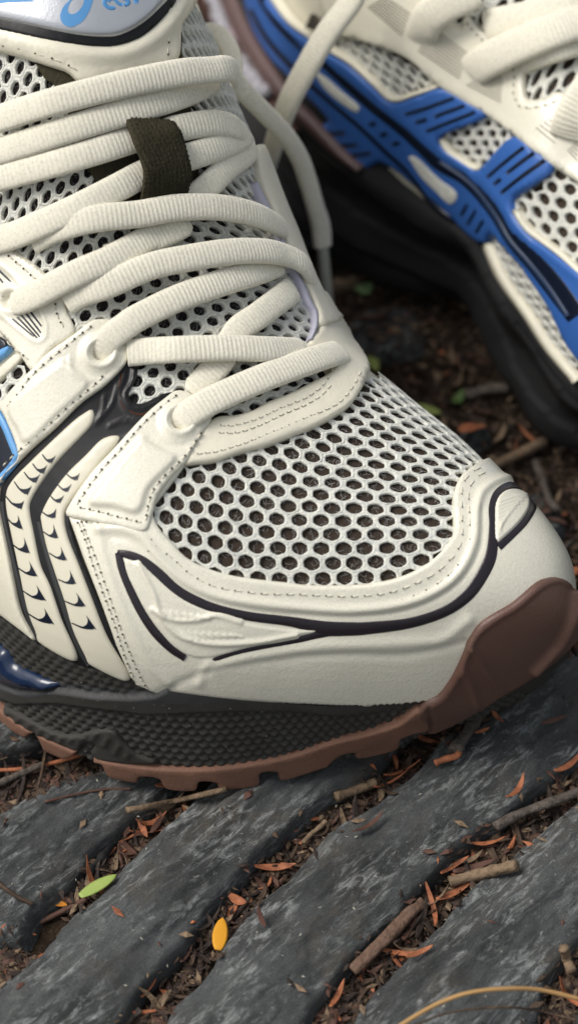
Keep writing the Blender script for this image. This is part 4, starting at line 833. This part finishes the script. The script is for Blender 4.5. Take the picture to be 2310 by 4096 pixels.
def _ext(L):                              # the front crevices run on out of the picture
    a = L[0]+(L[0]-L[6])/np.linalg.norm(L[0]-L[6])*9; return np.vstack([a[None], L]) if L[0][1] < -10.5 else L
CW = [(cr_spline(np.array([gp(*p) for p in c]), 60), w_) for c, w_ in CREV]
CX = [(_ext(L), w_) for L, w_ in CW]
SOILP = np.array([gp(*p) for p in [(2600, 2380), (2310, 2500), (2100, 2665), (1900, 2790), (1740, 2880), (1500, 2700), (1100, 2300), (700, 1700)]]+[(-14, 16), (-14, 60), (30, 60), (30, 2)])
SLAB = [(*gp(1540, 1300), 1.5), (*gp(1900, 1700), .8), (*gp(2200, 2150), .7)]
def rock_h(x, y):
    sh = x.shape; Q = np.stack([x.ravel(), y.ravel()], 1); z = np.zeros(len(Q))
    a = (Q[:, 0]+Q[:, 1])*.7071; b = (Q[:, 1]-Q[:, 0])*.7071
    wob = (fbm(Q[:, 0]*1.2, Q[:, 1]*1.2, 4)-.47)*.9
    for (L, w_), dp in zip(CX, (.85, 1.7, 1.7, 1.6, 1.4, 1.1)):
        d = seg_dist(Q, L)+wob*.28
        z = np.minimum(z, -dp*(1-sm((d-w_)/.45))-.36*np.exp(-(d/.95)**2))
    ins = in_poly(Q[:, 0], Q[:, 1], SOILP); ds = seg_dist(Q, np.vstack([SOILP, SOILP[:1]])); sgn = np.where(ins, ds, -ds)+wob*.8
    rise = 1.3*sm((fbm(Q[:, 0]*.35+3, Q[:, 1]*.35, 3)-.50)/.1)*ins
    for sx, sy, sr in SLAB: rise = np.maximum(rise, 1.25*sm((sr-np.hypot(Q[:, 0]-sx, (Q[:, 1]-sy)*1.3)+wob)/.6)*ins)
    z = np.minimum(z, -1.5*sm((sgn+.5)/.9)+rise)
    streak = fbm(a*.55, b*3.2, 5)-.5
    z = z-.16+streak*.34+(fbm(a*2.2, b*7, 4)-.5)*.16+(fbm(Q[:, 0]*9, Q[:, 1]*9, 3)-.5)*.07+(fbm(Q[:, 0]*.5, Q[:, 1]*.5, 2)-.5)*.2
    # keep clear of the two soles
    return z.reshape(sh)
def soil_h(x, y): return -.98+(fbm(x*1.1+7, y*1.1, 4)-.5)*.55+(fbm(x*7, y*7, 3)-.5)*.12
def field(name, f, x0, x1, y0, y1, st, m, kind='structure'):
    xs = np.arange(x0, x1+st/2, st); ys = np.arange(y0, y1+st/2, st); X, Y = np.meshgrid(xs, ys, indexing='ij'); Z = f(X, Y); n = len(ys)
    V = np.stack([X, Y, Z], 2).reshape(-1, 3); i, j = np.meshgrid(np.arange(len(xs)-1), np.arange(n-1), indexing='ij'); k = (i*n+j).ravel()
    Fq = np.stack([k, k+n, k+n+1, k+1], 1)
    me = bpy.data.meshes.new(name); me.vertices.add(len(V)); me.vertices.foreach_set('co', (V*S).ravel()); me.loops.add(Fq.size); me.loops.foreach_set('vertex_index', Fq.ravel()); me.polygons.add(len(Fq)); me.polygons.foreach_set('loop_start', np.arange(len(Fq))*4)
    me.update(calc_edges=True); me.polygons.foreach_set('use_smooth', [True]*len(Fq)); me.materials.append(m); me.validate()
    o = bpy.data.objects.new(name, me); COL.objects.link(o); o['kind'] = kind; return o
def rock_mat():
    m = bpy.data.materials.new('weathered_rock'); m.use_nodes = True; t = m.node_tree; N = t.nodes; L = t.links; b = N['Principled BSDF']
    b.inputs['Roughness'].default_value = .78; b.inputs['Specular IOR Level'].default_value = .35
    tc = N.new('ShaderNodeTexCoord')
    def mp(sx, sy, rot=45):
        r0 = N.new('ShaderNodeMapping'); r0.inputs['Rotation'].default_value = (0, 0, math.radians(-rot)); L.new(tc.outputs['Object'], r0.inputs[0])
        r1 = N.new('ShaderNodeMapping'); r1.inputs['Scale'].default_value = (sx, sy, sy); L.new(r0.outputs[0], r1.inputs[0]); return r1
    def noise(mpn, det=8, rgh=.6, dist=0):
        n = N.new('ShaderNodeTexNoise'); n.inputs['Scale'].default_value = 1; n.inputs['Detail'].default_value = det; n.inputs['Roughness'].default_value = rgh; n.inputs['Distortion'].default_value = dist; L.new(mpn.outputs[0], n.inputs[0]); return n
    def rng(src, a, b_, c=0, d=1):
        r = N.new('ShaderNodeMapRange'); r.inputs[1].default_value = a; r.inputs[2].default_value = b_; r.inputs[3].default_value = c; r.inputs[4].default_value = d; L.new(src.outputs[0], r.inputs[0]); return r
    def mix(f, a, b_):
        x = N.new('ShaderNodeMix'); x.data_type = 'RGBA'; L.new(f.outputs[0], x.inputs[0])
        for i, s in ((6, a), (7, b_)):
            if isinstance(s, tuple): x.inputs[i].default_value = (*s, 1)
            else: L.new(s.outputs[2] if s.bl_idname == 'ShaderNodeMix' else s.outputs[0], x.inputs[i])
        return x
    def mul(a, b_):
        x = N.new('ShaderNodeMath'); x.operation = 'MULTIPLY'; L.new(a.outputs[0], x.inputs[0]); L.new(b_.outputs[0], x.inputs[1]); return x
    big = rng(noise(mp(28, 60), 4), .35, .68); base = mix(big, (.032, .034, .034), (.090, .096, .096))
    warm = rng(noise(mp(50, 70), 3), .5, .75); base = mix(mul(warm, rng(noise(mp(300, 300)), .4, .6)), base, (.085, .070, .055))
    st1 = rng(noise(mp(150, 560), 8, .70, .8), .49, .65); st2 = rng(noise(mp(45, 90), 3), .42, .58); base = mix(mul(st1, st2), base, (.30, .315, .31))
    chips = rng(noise(mp(420, 900), 6, .7, 1.0), .60, .70); base = mix(mul(chips, rng(noise(mp(60, 60), 2), .4, .6)), base, (.32, .33, .31))
    gr = rng(noise(mp(2600, 2600), 4, .8), .35, .7, .45, 1.5)
    g2 = N.new('ShaderNodeMix'); g2.data_type = 'RGBA'; g2.blend_type = 'MULTIPLY'; g2.inputs[0].default_value = .8; L.new(base.outputs[2], g2.inputs[6]); L.new(gr.outputs[0], g2.inputs[7]); L.new(g2.outputs[2], b.inputs['Base Color'])
    last = None
    for src, s_, d_ in ((noise(mp(200, 700), 9, .7), .7, .0012), (noise(mp(1500, 2200), 6, .75), .6, .0006)):
        p = N.new('ShaderNodeBump'); p.inputs['Strength'].default_value = s_; p.inputs['Distance'].default_value = d_; L.new(src.outputs[0], p.inputs['Height'])
        if last: L.new(last.outputs[0], p.inputs['Normal'])
        last = p
    L.new(last.outputs[0], b.inputs['Normal']); return m
M['rock'] = rock_mat()
M['soil'] = mat('dark_soil', (.022, .015, .010), .95, .1, bump=[(600, .9, .003, 'n'), (2500, .8, .001, 'n')], var=(350, (.060, .042, .028), .4, .7))
rock = field('rock_ground', rock_h, -18, 18, -26, 16, .075, M['rock'])
field('soil', soil_h, -20, 20, -28, 36, .14, M['soil'])
mesh('ground', [(-3000, -3000, -1.7), (3000, -3000, -1.7), (3000, 3000, -1.7), (-3000, 3000, -1.7)], [(0, 1, 2, 3)], M['soil'], kind='structure')
def gz(x, y):
    x = np.atleast_1d(float(x)) if np.isscalar(x) else x; y = np.atleast_1d(float(y)) if np.isscalar(y) else y
    return np.maximum(rock_h(x, y), soil_h(x, y))
def gpt(px, py):
    z = -.3
    for _ in range(3): p = at(px, py, z); z = float(gz(p[0], p[1])[0])
    return at(px, py, z)
# ---------------------------------------------------------------- litter
LC = dict(orange=mat('orange_leaf', (.38, .135, .06), .6, .3, var=(500, (.20, .07, .035), .4, .7), bump=[(1500, .5, .0004, 'n')]), rust=mat('rust_leaf', (.095, .050, .035), .65, .3, var=(500, (.09, .04, .03), .4, .7), bump=[(1500, .5, .0004, 'n')]),
          brown=mat('brown_leaf', (.065, .042, .029), .75, .25, var=(500, (.15, .10, .06), .5, .75), bump=[(1500, .6, .0005, 'n')]), dark=mat('dark_leaf', (.030, .020, .016), .7, .3, var=(500, (.06, .04, .03), .5, .75), bump=[(1500, .6, .0005, 'n')]),
          tan=mat('tan_bark', (.22, .155, .10), .8, .2, var=(700, (.12, .085, .055), .45, .7), bump=[(900, .8, .0008, 'n')]), grey=mat('grey_bark', (.12, .10, .085), .85, .2, var=(700, (.06, .05, .04), .45, .7), bump=[(900, .9, .0008, 'n')]),
          yellow=mat('yellow_leaflet', (.66, .30, .02), .5, .35, bump=[(600, .2, .0004, 'n')], sub=.1), green=mat('green_leaflet', (.26, .36, .08), .5, .35, var=(120, (.36, .42, .13), .4, .7), sub=.1), straw=mat('golden_straw', (.42, .25, .10), .55, .35), lime=mat('pale_green_leaf', (.28, .33, .09), .6, .3))
def blade(L_, W_, bend, curl, twist, tk=.03, cup=.3, n=9):
    """a dry leaf scrap: curved, cupped blade with thickness"""
    V = []; Fc = []; k = 8
    for i in range(n):
        t = i/(n-1); s = t-.5; w_ = W_*(math.sin(math.pi*min(1, .08+t*.92))**.6); a = twist*s
        c = np.array([L_*s, bend*s*s*4*L_*.25, curl*L_*.5*s*s*4])
        for j in range(k):
            th_ = 2*math.pi*j/k; y = math.cos(th_)*w_*.5; z = math.sin(th_)*tk*.5+cup*w_*(2*y/max(w_, 1e-3))**2*.5
            V.append(c+np.array([0, y*math.cos(a)-z*math.sin(a), y*math.sin(a)+z*math.cos(a)]))
    for i in range(n-1):
        for j in range(k): Fc.append((i*k+j, i*k+(j+1) % k, (i+1)*k+(j+1) % k, (i+1)*k+j))
    Fc.append(tuple(range(k))[::-1]); Fc.append(tuple(range(len(V)-k, len(V)))); return V, Fc
protos = {}
rr = random.Random(5)
for cn in ('orange', 'rust', 'brown', 'dark', 'tan'):
    for k in range(6):
        V, Fc = blade(rr.uniform(.45, 1.2), rr.uniform(.07, .2), rr.uniform(-.5, .5), rr.uniform(-.5, .8), rr.uniform(-1.2, 1.2), .025, rr.uniform(-.5, .8), 7)
        me = bpy.data.meshes.new('dry_leaf'); me.from_pydata([tuple(np.array(v)*S) for v in V], [], Fc); me.update(); me.polygons.foreach_set('use_smooth', [True]*len(me.polygons)); me.materials.append(LC[cn]); protos[cn, k] = me
def put(me, name, x, y, z, rz, tilt=(0, 0), sc=1):
    o = bpy.data.objects.new(name, me); COL.objects.link(o); o.location = (x*S, y*S, z*S); o.rotation_euler = (tilt[0], tilt[1], rz); o.scale = (sc,)*3; return o
CN = dict(orange='orange', rust='rust red', brown='dull brown', dark='near-black', tan='pale tan')
WH = ['in the left crevice by the green leaflet', 'in the middle crevice under the toe', 'in the lower right crevice among twigs', 'in the bottom right corner', 'under the left end of the sole', 'on the blurred soil behind the toe']
cnt = 0
def scat(cx, cy, sx, w_or, lift=.0, sc=1, wh=5):
    global cnt
    x, y = cx+rr.gauss(0, sx), cy+rr.gauss(0, sx); cn = rr.choices(['orange', 'rust', 'brown', 'dark', 'tan'], w_or)[0]
    tl = (rr.uniform(-.5, .5), rr.uniform(-.45, .45))
    o = put(protos[cn, rr.randrange(6)], 'dry_leaf', x, y, float(gz(x, y)[0])+.09+lift+rr.uniform(0, .12), rr.gauss(.9, .9), tl, sc*rr.uniform(.6, 1.1)); tag(o, 'small dry %s leaf scrap %s' % (CN[cn], WH[wh]), 'leaf', 'dry %s leaf scraps %s' % (CN[cn], WH[wh])); cnt += 1
for ci, n_ in ((0, 30), (1, 92), (2, 70), (3, 8), (4, 20)):
    L, w_ = CW[ci]
    for k in range(n_):
        lo, hi = {0: (16, 44), 1: (2, 48), 2: (3, 50), 3: (5, 45), 4: (15, 55)}[ci]
        p = L[rr.randint(lo, hi)]; scat(p[0], p[1], w_*.5+.13, (1.1, 1.8, 4, 5, 1.5), wh=ci)
for k in range(70):
    q = gp(rr.uniform(1330, 2310), rr.uniform(1150, 2250)) if k % 3 else gp(rr.uniform(2080, 2310), rr.uniform(2000, 2520)); scat(q[0], q[1], .5, (.8, 2, 4, 3, 1.8), 0, 1.15)
# crumbs: one mass
cb = [[], []]
def crumbs(name, m, n, spots, smin, smax, seed):
    r = np.random.RandomState(seed); P = spots(n, r); z = gz(P[:, 0], P[:, 1])+r.uniform(0, .10, n); V = []; Fc = []
    a = r.uniform(0, 6.28, n); L_ = r.uniform(smin, smax, n); W_ = L_*r.uniform(.2, .5, n); T1 = r.uniform(-.6, .6, n); cu_ = r.uniform(-.3, .5, n)
    for i in range(n):
        c, s = math.cos(a[i]), math.sin(a[i]); l, w_ = L_[i], W_[i]; k = len(V)
        for u, v, h in ((-.5, 0, 0), (0, -.5, cu_[i]), (.5, 0, T1[i]), (0, .5, cu_[i]*.6), (0, 0, -.28), (.1, .1, .22+cu_[i]*.3)):
            V.append((P[i, 0]+c*u*l-s*v*w_, P[i, 1]+s*u*l+c*v*w_, z[i]+h*l*.4))
        for f in ((0, 1, 5), (1, 2, 5), (2, 3, 5), (3, 0, 5), (1, 0, 4), (2, 1, 4), (3, 2, 4), (0, 3, 4)): Fc.append(tuple(k+q for q in f))
    return mesh(name, V, Fc, m, None, False, 'stuff')
def sp_crev(n, r):
    ids = r.choice([0, 1, 1, 1, 2, 2, 2, 3, 4, 4, 5], n); out = np.zeros((n, 2))
    for i in range(n): L, w_ = CW[ids[i]]; out[i] = L[r.randint(*((14, 46) if ids[i] == 0 else (0, 60)))]+r.normal(0, w_*.5+(.12 if ids[i] == 0 else .17), 2)
    return out
def sp_soil(n, r):
    out = []
    while len(out) < n:
        p = (r.uniform(1250, 2330), r.uniform(1000, 2560)); q = gp(*p)
        if in_poly(np.array([q[0]]), np.array([q[1]]), SOILP)[0]: out.append(q)
    return np.array(out)
def sp_rock(n, r):
    return np.stack([r.uniform(-7, 7, n), r.uniform(-12.5, -3, n)], 1)
for i, (nm, c_, n1, n2) in enumerate((('leaf_litter', LC['brown'], 2500, 1500), ('leaf_litter', LC['dark'], 3000, 1700), ('leaf_litter', LC['rust'], 1000, 500), ('leaf_litter', LC['orange'], 110, 60), ('leaf_litter', LC['tan'], 700, 450))):
    crumbs(nm, c_, n1+n2+14, lambda n, r, n1=n1, n2=n2: np.vstack([sp_crev(n1, r), sp_soil(n2, r), sp_rock(14, r)]), .06, .42, 11+i)
crumbs('grit', mat('pale_grit', (.30, .29, .25), .8, .2), 420, lambda n, r: np.vstack([sp_crev(220, r), sp_soil(60, r), sp_rock(140, r)]), .03, .12, 31)
# ---------------------------------------------------------------- twigs and single leaves one can point to
def twig(label, pts, rad, m, lift=.1, name='twig', cat='twig', rough=.12, n=30, sides=11, group=None, taper=1.):
    P = []
    for p in pts:
        q = gpt(p[0], p[1]); q = at(p[0], p[1], q[2]+lift+(p[2] if len(p) > 2 else 0)); P.append(q)
    P = cr_spline(np.array(P), n); ph = RNG.uniform(0, 50); r = [rad*(1+2.2*rough*(float(vnoise(np.array([i*.33+ph]), np.array([.5]))[0])-.5)) for i in range(n)]
    V, Fc = tube(P, r, sides); gro = RNG.uniform(-1, 1, sides)
    V = [P[j//sides]+(np.array(v)-P[j//sides])*(1+rough*.9*gro[j % sides])+RNG.uniform(-1, 1, 3)*rad*rough*.15 for j, v in enumerate(V)]
    o = mesh(name, V, Fc, m); return tag(o, label, cat, group)
twig('thick pale tan twig lying across the crevice at lower right', [(1795, 3528), (1900, 3500), (2000, 3475), (2064, 3460)], .13, LC['tan'], .38)
twig('long knotty brown twig with frayed end lying along the lower right crevice', [(1408, 3885), (1500, 3795), (1580, 3715), (1640, 3650), (1690, 3615)], .125, LC['rust'] if False else mat('bark_brown', (.12, .072, .05), .8, .2, var=(500, (.17, .11, .08), .4, .7), bump=[(700, .9, .001, 'n')]), .35, rough=.25)
twig('straight grey twig running off the right edge above the crevice', [(1978, 3308), (2080, 3255), (2200, 3210), (2340, 3160)], .12, LC['grey'], .42)
twig('grey forked bark twig poking out from under the toe bumper', [(1815, 3005), (1845, 2960), (1900, 2885), (1950, 2810), (1990, 2755)], .14, LC['grey'], .42, rough=.2)
twig('short orange broken twig end beside the forked grey twig', [(1738, 3052), (1780, 3035), (1825, 3022), (1835, 3000)], .08, LC['orange'], .3)
twig('thin bent tan twig lying in the crevice below the sole lugs', [(505, 3240), (580, 3228), (690, 3205), (800, 3180), (905, 3155)], .07, LC['tan'], .35)
twig('charred black twig with pale grey broken tip beside the crevice', [(500, 3320), (450, 3370), (410, 3430), (355, 3488)], .11, mat('charred', (.018, .018, .018), .8, .2), .2, rough=.3)
twig('flat split wood sliver with orange edge lying at the crevice rim', [(1342, 3188), (1400, 3168), (1450, 3150), (1504, 3128)], .11, LC['tan'], .35, name='wood_sliver', cat='wood sliver')
twig('slim tan twig leaning into the middle crevice', [(1212, 3372), (1240, 3340), (1275, 3312), (1304, 3284)], .06, LC['tan'], .3)
twig('thin rust stick lying below the green leaflet', [(160, 3690), (210, 3665), (280, 3630), (348, 3596)], .065, LC['rust'], .12)
twig('short rust stick stub between the orange curl and the green leaflet', [(236, 3582), (262, 3594), (294, 3612)], .07, LC['rust'], .12)
twig('slender brown stem lying on the rock at the left edge', [(-20, 3520), (30, 3560), (80, 3592), (132, 3616)], .05, LC['brown'], .1)
twig('orange pine needle under the left end of the sole', [(-20, 3082), (100, 3074), (220, 3050), (330, 3018), (380, 2995)], .05, LC['orange'], .35, name='pine_needle', cat='needle')
twig('pale grey twig at the left edge under the orange needle', [(-20, 3142), (60, 3105), (130, 3075), (200, 3050)], .08, LC['grey'], .3)
twig('purplish thin stem standing in the left crevice', [(152, 3155), (168, 3090), (182, 3010), (192, 2930)], .04, LC['brown'], .5)
twig('rust needle lying flat on the rock under the sole', [(180, 3208), (300, 3178), (420, 3158), (528, 3156)], .028, LC['rust'], .05, name='pine_needle', cat='needle')
twig('long golden straw arching over the bottom right corner', [(1560, 4130), (1650, 4070), (1760, 4010), (1880, 3970), (2020, 3955), (2160, 3960), (2330, 4000)], .05, LC['straw'], 1.1, name='straw', cat='straw', rough=.03)
twig('thin brown straw below the golden one at the bottom edge', [(1640, 4110), (1760, 4060), (1900, 4035), (2050, 4030), (2180, 4050), (2300, 4080)], .025, LC['brown'], .8, name='straw', cat='straw', rough=.03)
twig('pale cream stub lying upright near the right edge', [(2250, 3792), (2265, 3840), (2285, 3888)], .11, LC['tan'], .4)
twig('pale stub of stem at the bottom edge left of centre', [(490, 4110), (520, 4070), (560, 4040)], .11, LC['grey'], .2)
twig('blurred pale twig on the soil between the two shoes', [(1310, 1155), (1370, 1140), (1420, 1130)], .2, LC['tan'], .2)
twig('blurred long brown twig on the soil beside the far toe', [(1960, 1870), (2040, 1830), (2120, 1790), (2175, 1760)], .13, LC['tan'], .3)
twig('blurred dark twig on the soil right of the near toe', [(2140, 1850), (2170, 1930), (2200, 2010), (2230, 2040)], .11, LC['grey'], .3)
twig('blurred grey twig lying level on soil under the far shoe', [(1860, 1585), (1950, 1560), (2030, 1555)], .16, LC['grey'], .25)
for k in range(14):
    x0, y0 = rr.uniform(1350, 2280), rr.uniform(1250, 2400); a = rr.uniform(-.8, .4); l = rr.uniform(60, 150)
    if x0 < 1500 and y0 > 1500: continue
    twig('blurred small brown stick lying in the soil litter behind the toe', [(x0, y0), (x0+l*.5*math.cos(a), y0+l*.5*math.sin(a)+6), (x0+l*math.cos(a), y0+l*math.sin(a))], rr.uniform(.04, .09), rr.choice([LC['brown'], LC['tan'], LC['grey'], LC['rust']]), .2, n=10, sides=6, group='small sticks in the soil behind the toe')
def leaf1(label, cat, px, py, L_, W_, ang, m, z=.12, bend=0, curl=0, tilt=(0, 0), cup=.15, name='leaf', tw=0, tk=.035, grp=None):
    V, Fc = blade(L_, W_, bend, curl, tw, tk, cup, 14); p = gpt(px, py); ca, sa = math.cos(ang), math.sin(ang)
    R_ = np.array(Matrix.Rotation(ang, 3, 'Z') @ Matrix.Rotation(tilt[0], 3, 'X') @ Matrix.Rotation(tilt[1], 3, 'Y'))
    p = at(px, py, p[2]+z)
    return tag(mesh(name, [p+R_@np.array(v) for v in V], Fc, m), label, cat, grp)
lf = leaf1('small green oval leaflet lying on the rock at lower left', 'leaflet', 393, 3542, 1.0, .34, math.radians(36), LC['green'], .42, cup=.06, tilt=(-.1, 0), name='leaflet')
leaf1('bright yellow orange oval leaflet lying on the rock, left of the middle crevice', 'leaflet', 881, 3735, .86, .36, math.radians(84), LC['yellow'], .48, cup=.05, name='leaflet', tilt=(.12, 0))
leaf1('orange curled leaflet left of the green leaflet', 'leaflet', 222, 3610, .62, .20, math.radians(-30), mat('orange_leaflet', (.58, .22, .025), .5, .3), .12, bend=.6, cup=.4, name='leaflet')
for q in ((470, 3365, .95, .13, 12, 'orange', 'long salmon leaf blade above the charred twig'), (573, 3312, .62, .16, -68, 'orange', 'salmon leaf blade standing on end in the left crevice'), (627, 3300, .6, .15, 62, 'rust', 'reddish curled leaf blade beside the standing salmon one'),
          (505, 3410, .5, .42, -40, 'rust', 'broad torn rust leaf piece in the left crevice'), (665, 3142, .52, .24, 20, 'orange', 'triangular salmon leaf piece below the sole lug'), (1100, 3470, .98, .17, 4, 'orange', 'curved orange leaf at the rim of the middle crevice'),
          (950, 3605, .45, .24, -30, 'orange', 'small orange leaf curl above the yellow leaflet'), (928, 3645, .36, .17, 60, 'orange', 'tiny orange leaf curl right above the yellow leaflet'), (1045, 3680, .55, .13, -70, 'rust', 'pinkish narrow leaf blade in the middle crevice'),
          (2070, 3160, .85, .15, 58, 'orange', 'pink orange leaf blade lying apart on the rock at right'), (1950, 3375, .85, .14, 12, 'orange', 'bright orange leaf blade below the grey twig'), (1810, 3465, .85, .13, 35, 'orange', 'orange leaf blade above the thick tan twig'), (1820, 3570, 1.05, .16, 32, 'orange', 'long orange leaf blade below the thick tan twig'),
          (1735, 3640, 1.2, .13, -82, 'orange', 'long upright orange leaf blade left of the thin straw'), (1605, 3815, 1.25, .15, -6, 'orange', 'forked orange leaf lying across the long knotty twig end'), (1675, 3810, .7, .13, 25, 'orange', 'right prong of the forked orange leaf'), (1585, 3850, .6, .11, -55, 'orange', 'lower prong of the forked orange leaf'),
          (1348, 3985, .8, .14, 66, 'orange', 'orange leaf blade standing at the bottom of the picture'), (590, 3950, .62, .2, 58, 'orange', 'orange twisted leaf near the bottom left of centre'), (1480, 3300, .95, .13, 40, 'rust', 'dark red leaf blade hooked in the middle crevice'), (1705, 2960, .7, .13, -25, 'orange', 'bright orange leaf blade under the toe bumper'),
          (1985, 2870, .48, .13, -58, 'orange', 'small orange chip on the rock right of the forked twig'), (1925, 2925, .4, .1, 25, 'orange', 'tiny orange sliver right of the forked twig'), (2290, 2290, .5, .3, 30, 'orange', 'blurred orange leaf beside the toe at the right edge'), (1890, 1715, .8, .4, 10, 'orange', 'blurred orange leaf on the soil between the shoes'),
          (2275, 3060, .9, .15, 40, 'orange', 'orange leaf blade among the litter at the right edge'), (2215, 2880, .7, .12, 20, 'rust', 'rust leaf sliver on the rock at the right edge')):
    leaf1(q[6], 'leaf', q[0], q[1], q[2], q[3], math.radians(q[4]), LC[q[5]], .22, bend=rr.uniform(-.3, .4), curl=rr.uniform(0, .5), tilt=(rr.uniform(-.4, .4), 0), cup=.4, tw=rr.uniform(-.8, .8))
leaf1('blurred yellow green leaf on the soil beyond the near shoe', 'leaf', 1690, 1640, 1.0, .42, math.radians(-12), LC['lime'], .2)
leaf1('blurred small green leaf scrap on the soil near the far sole', 'leaf', 1830, 1600, .6, .3, math.radians(60), mat('mid_green', (.08, .14, .035), .6, .3), .2, curl=.6)
leaf1('blurred green bud on the soil right of the hanging lace tip', 'leaf', 1455, 1160, .55, .45, math.radians(30), mat('bud_green', (.15, .24, .10), .6, .3), .3, curl=.5)
leaf1('blurred pale olive leaf edge behind the vamp', 'leaf', 1490, 1450, .7, .35, math.radians(-70), LC['lime'], .2)
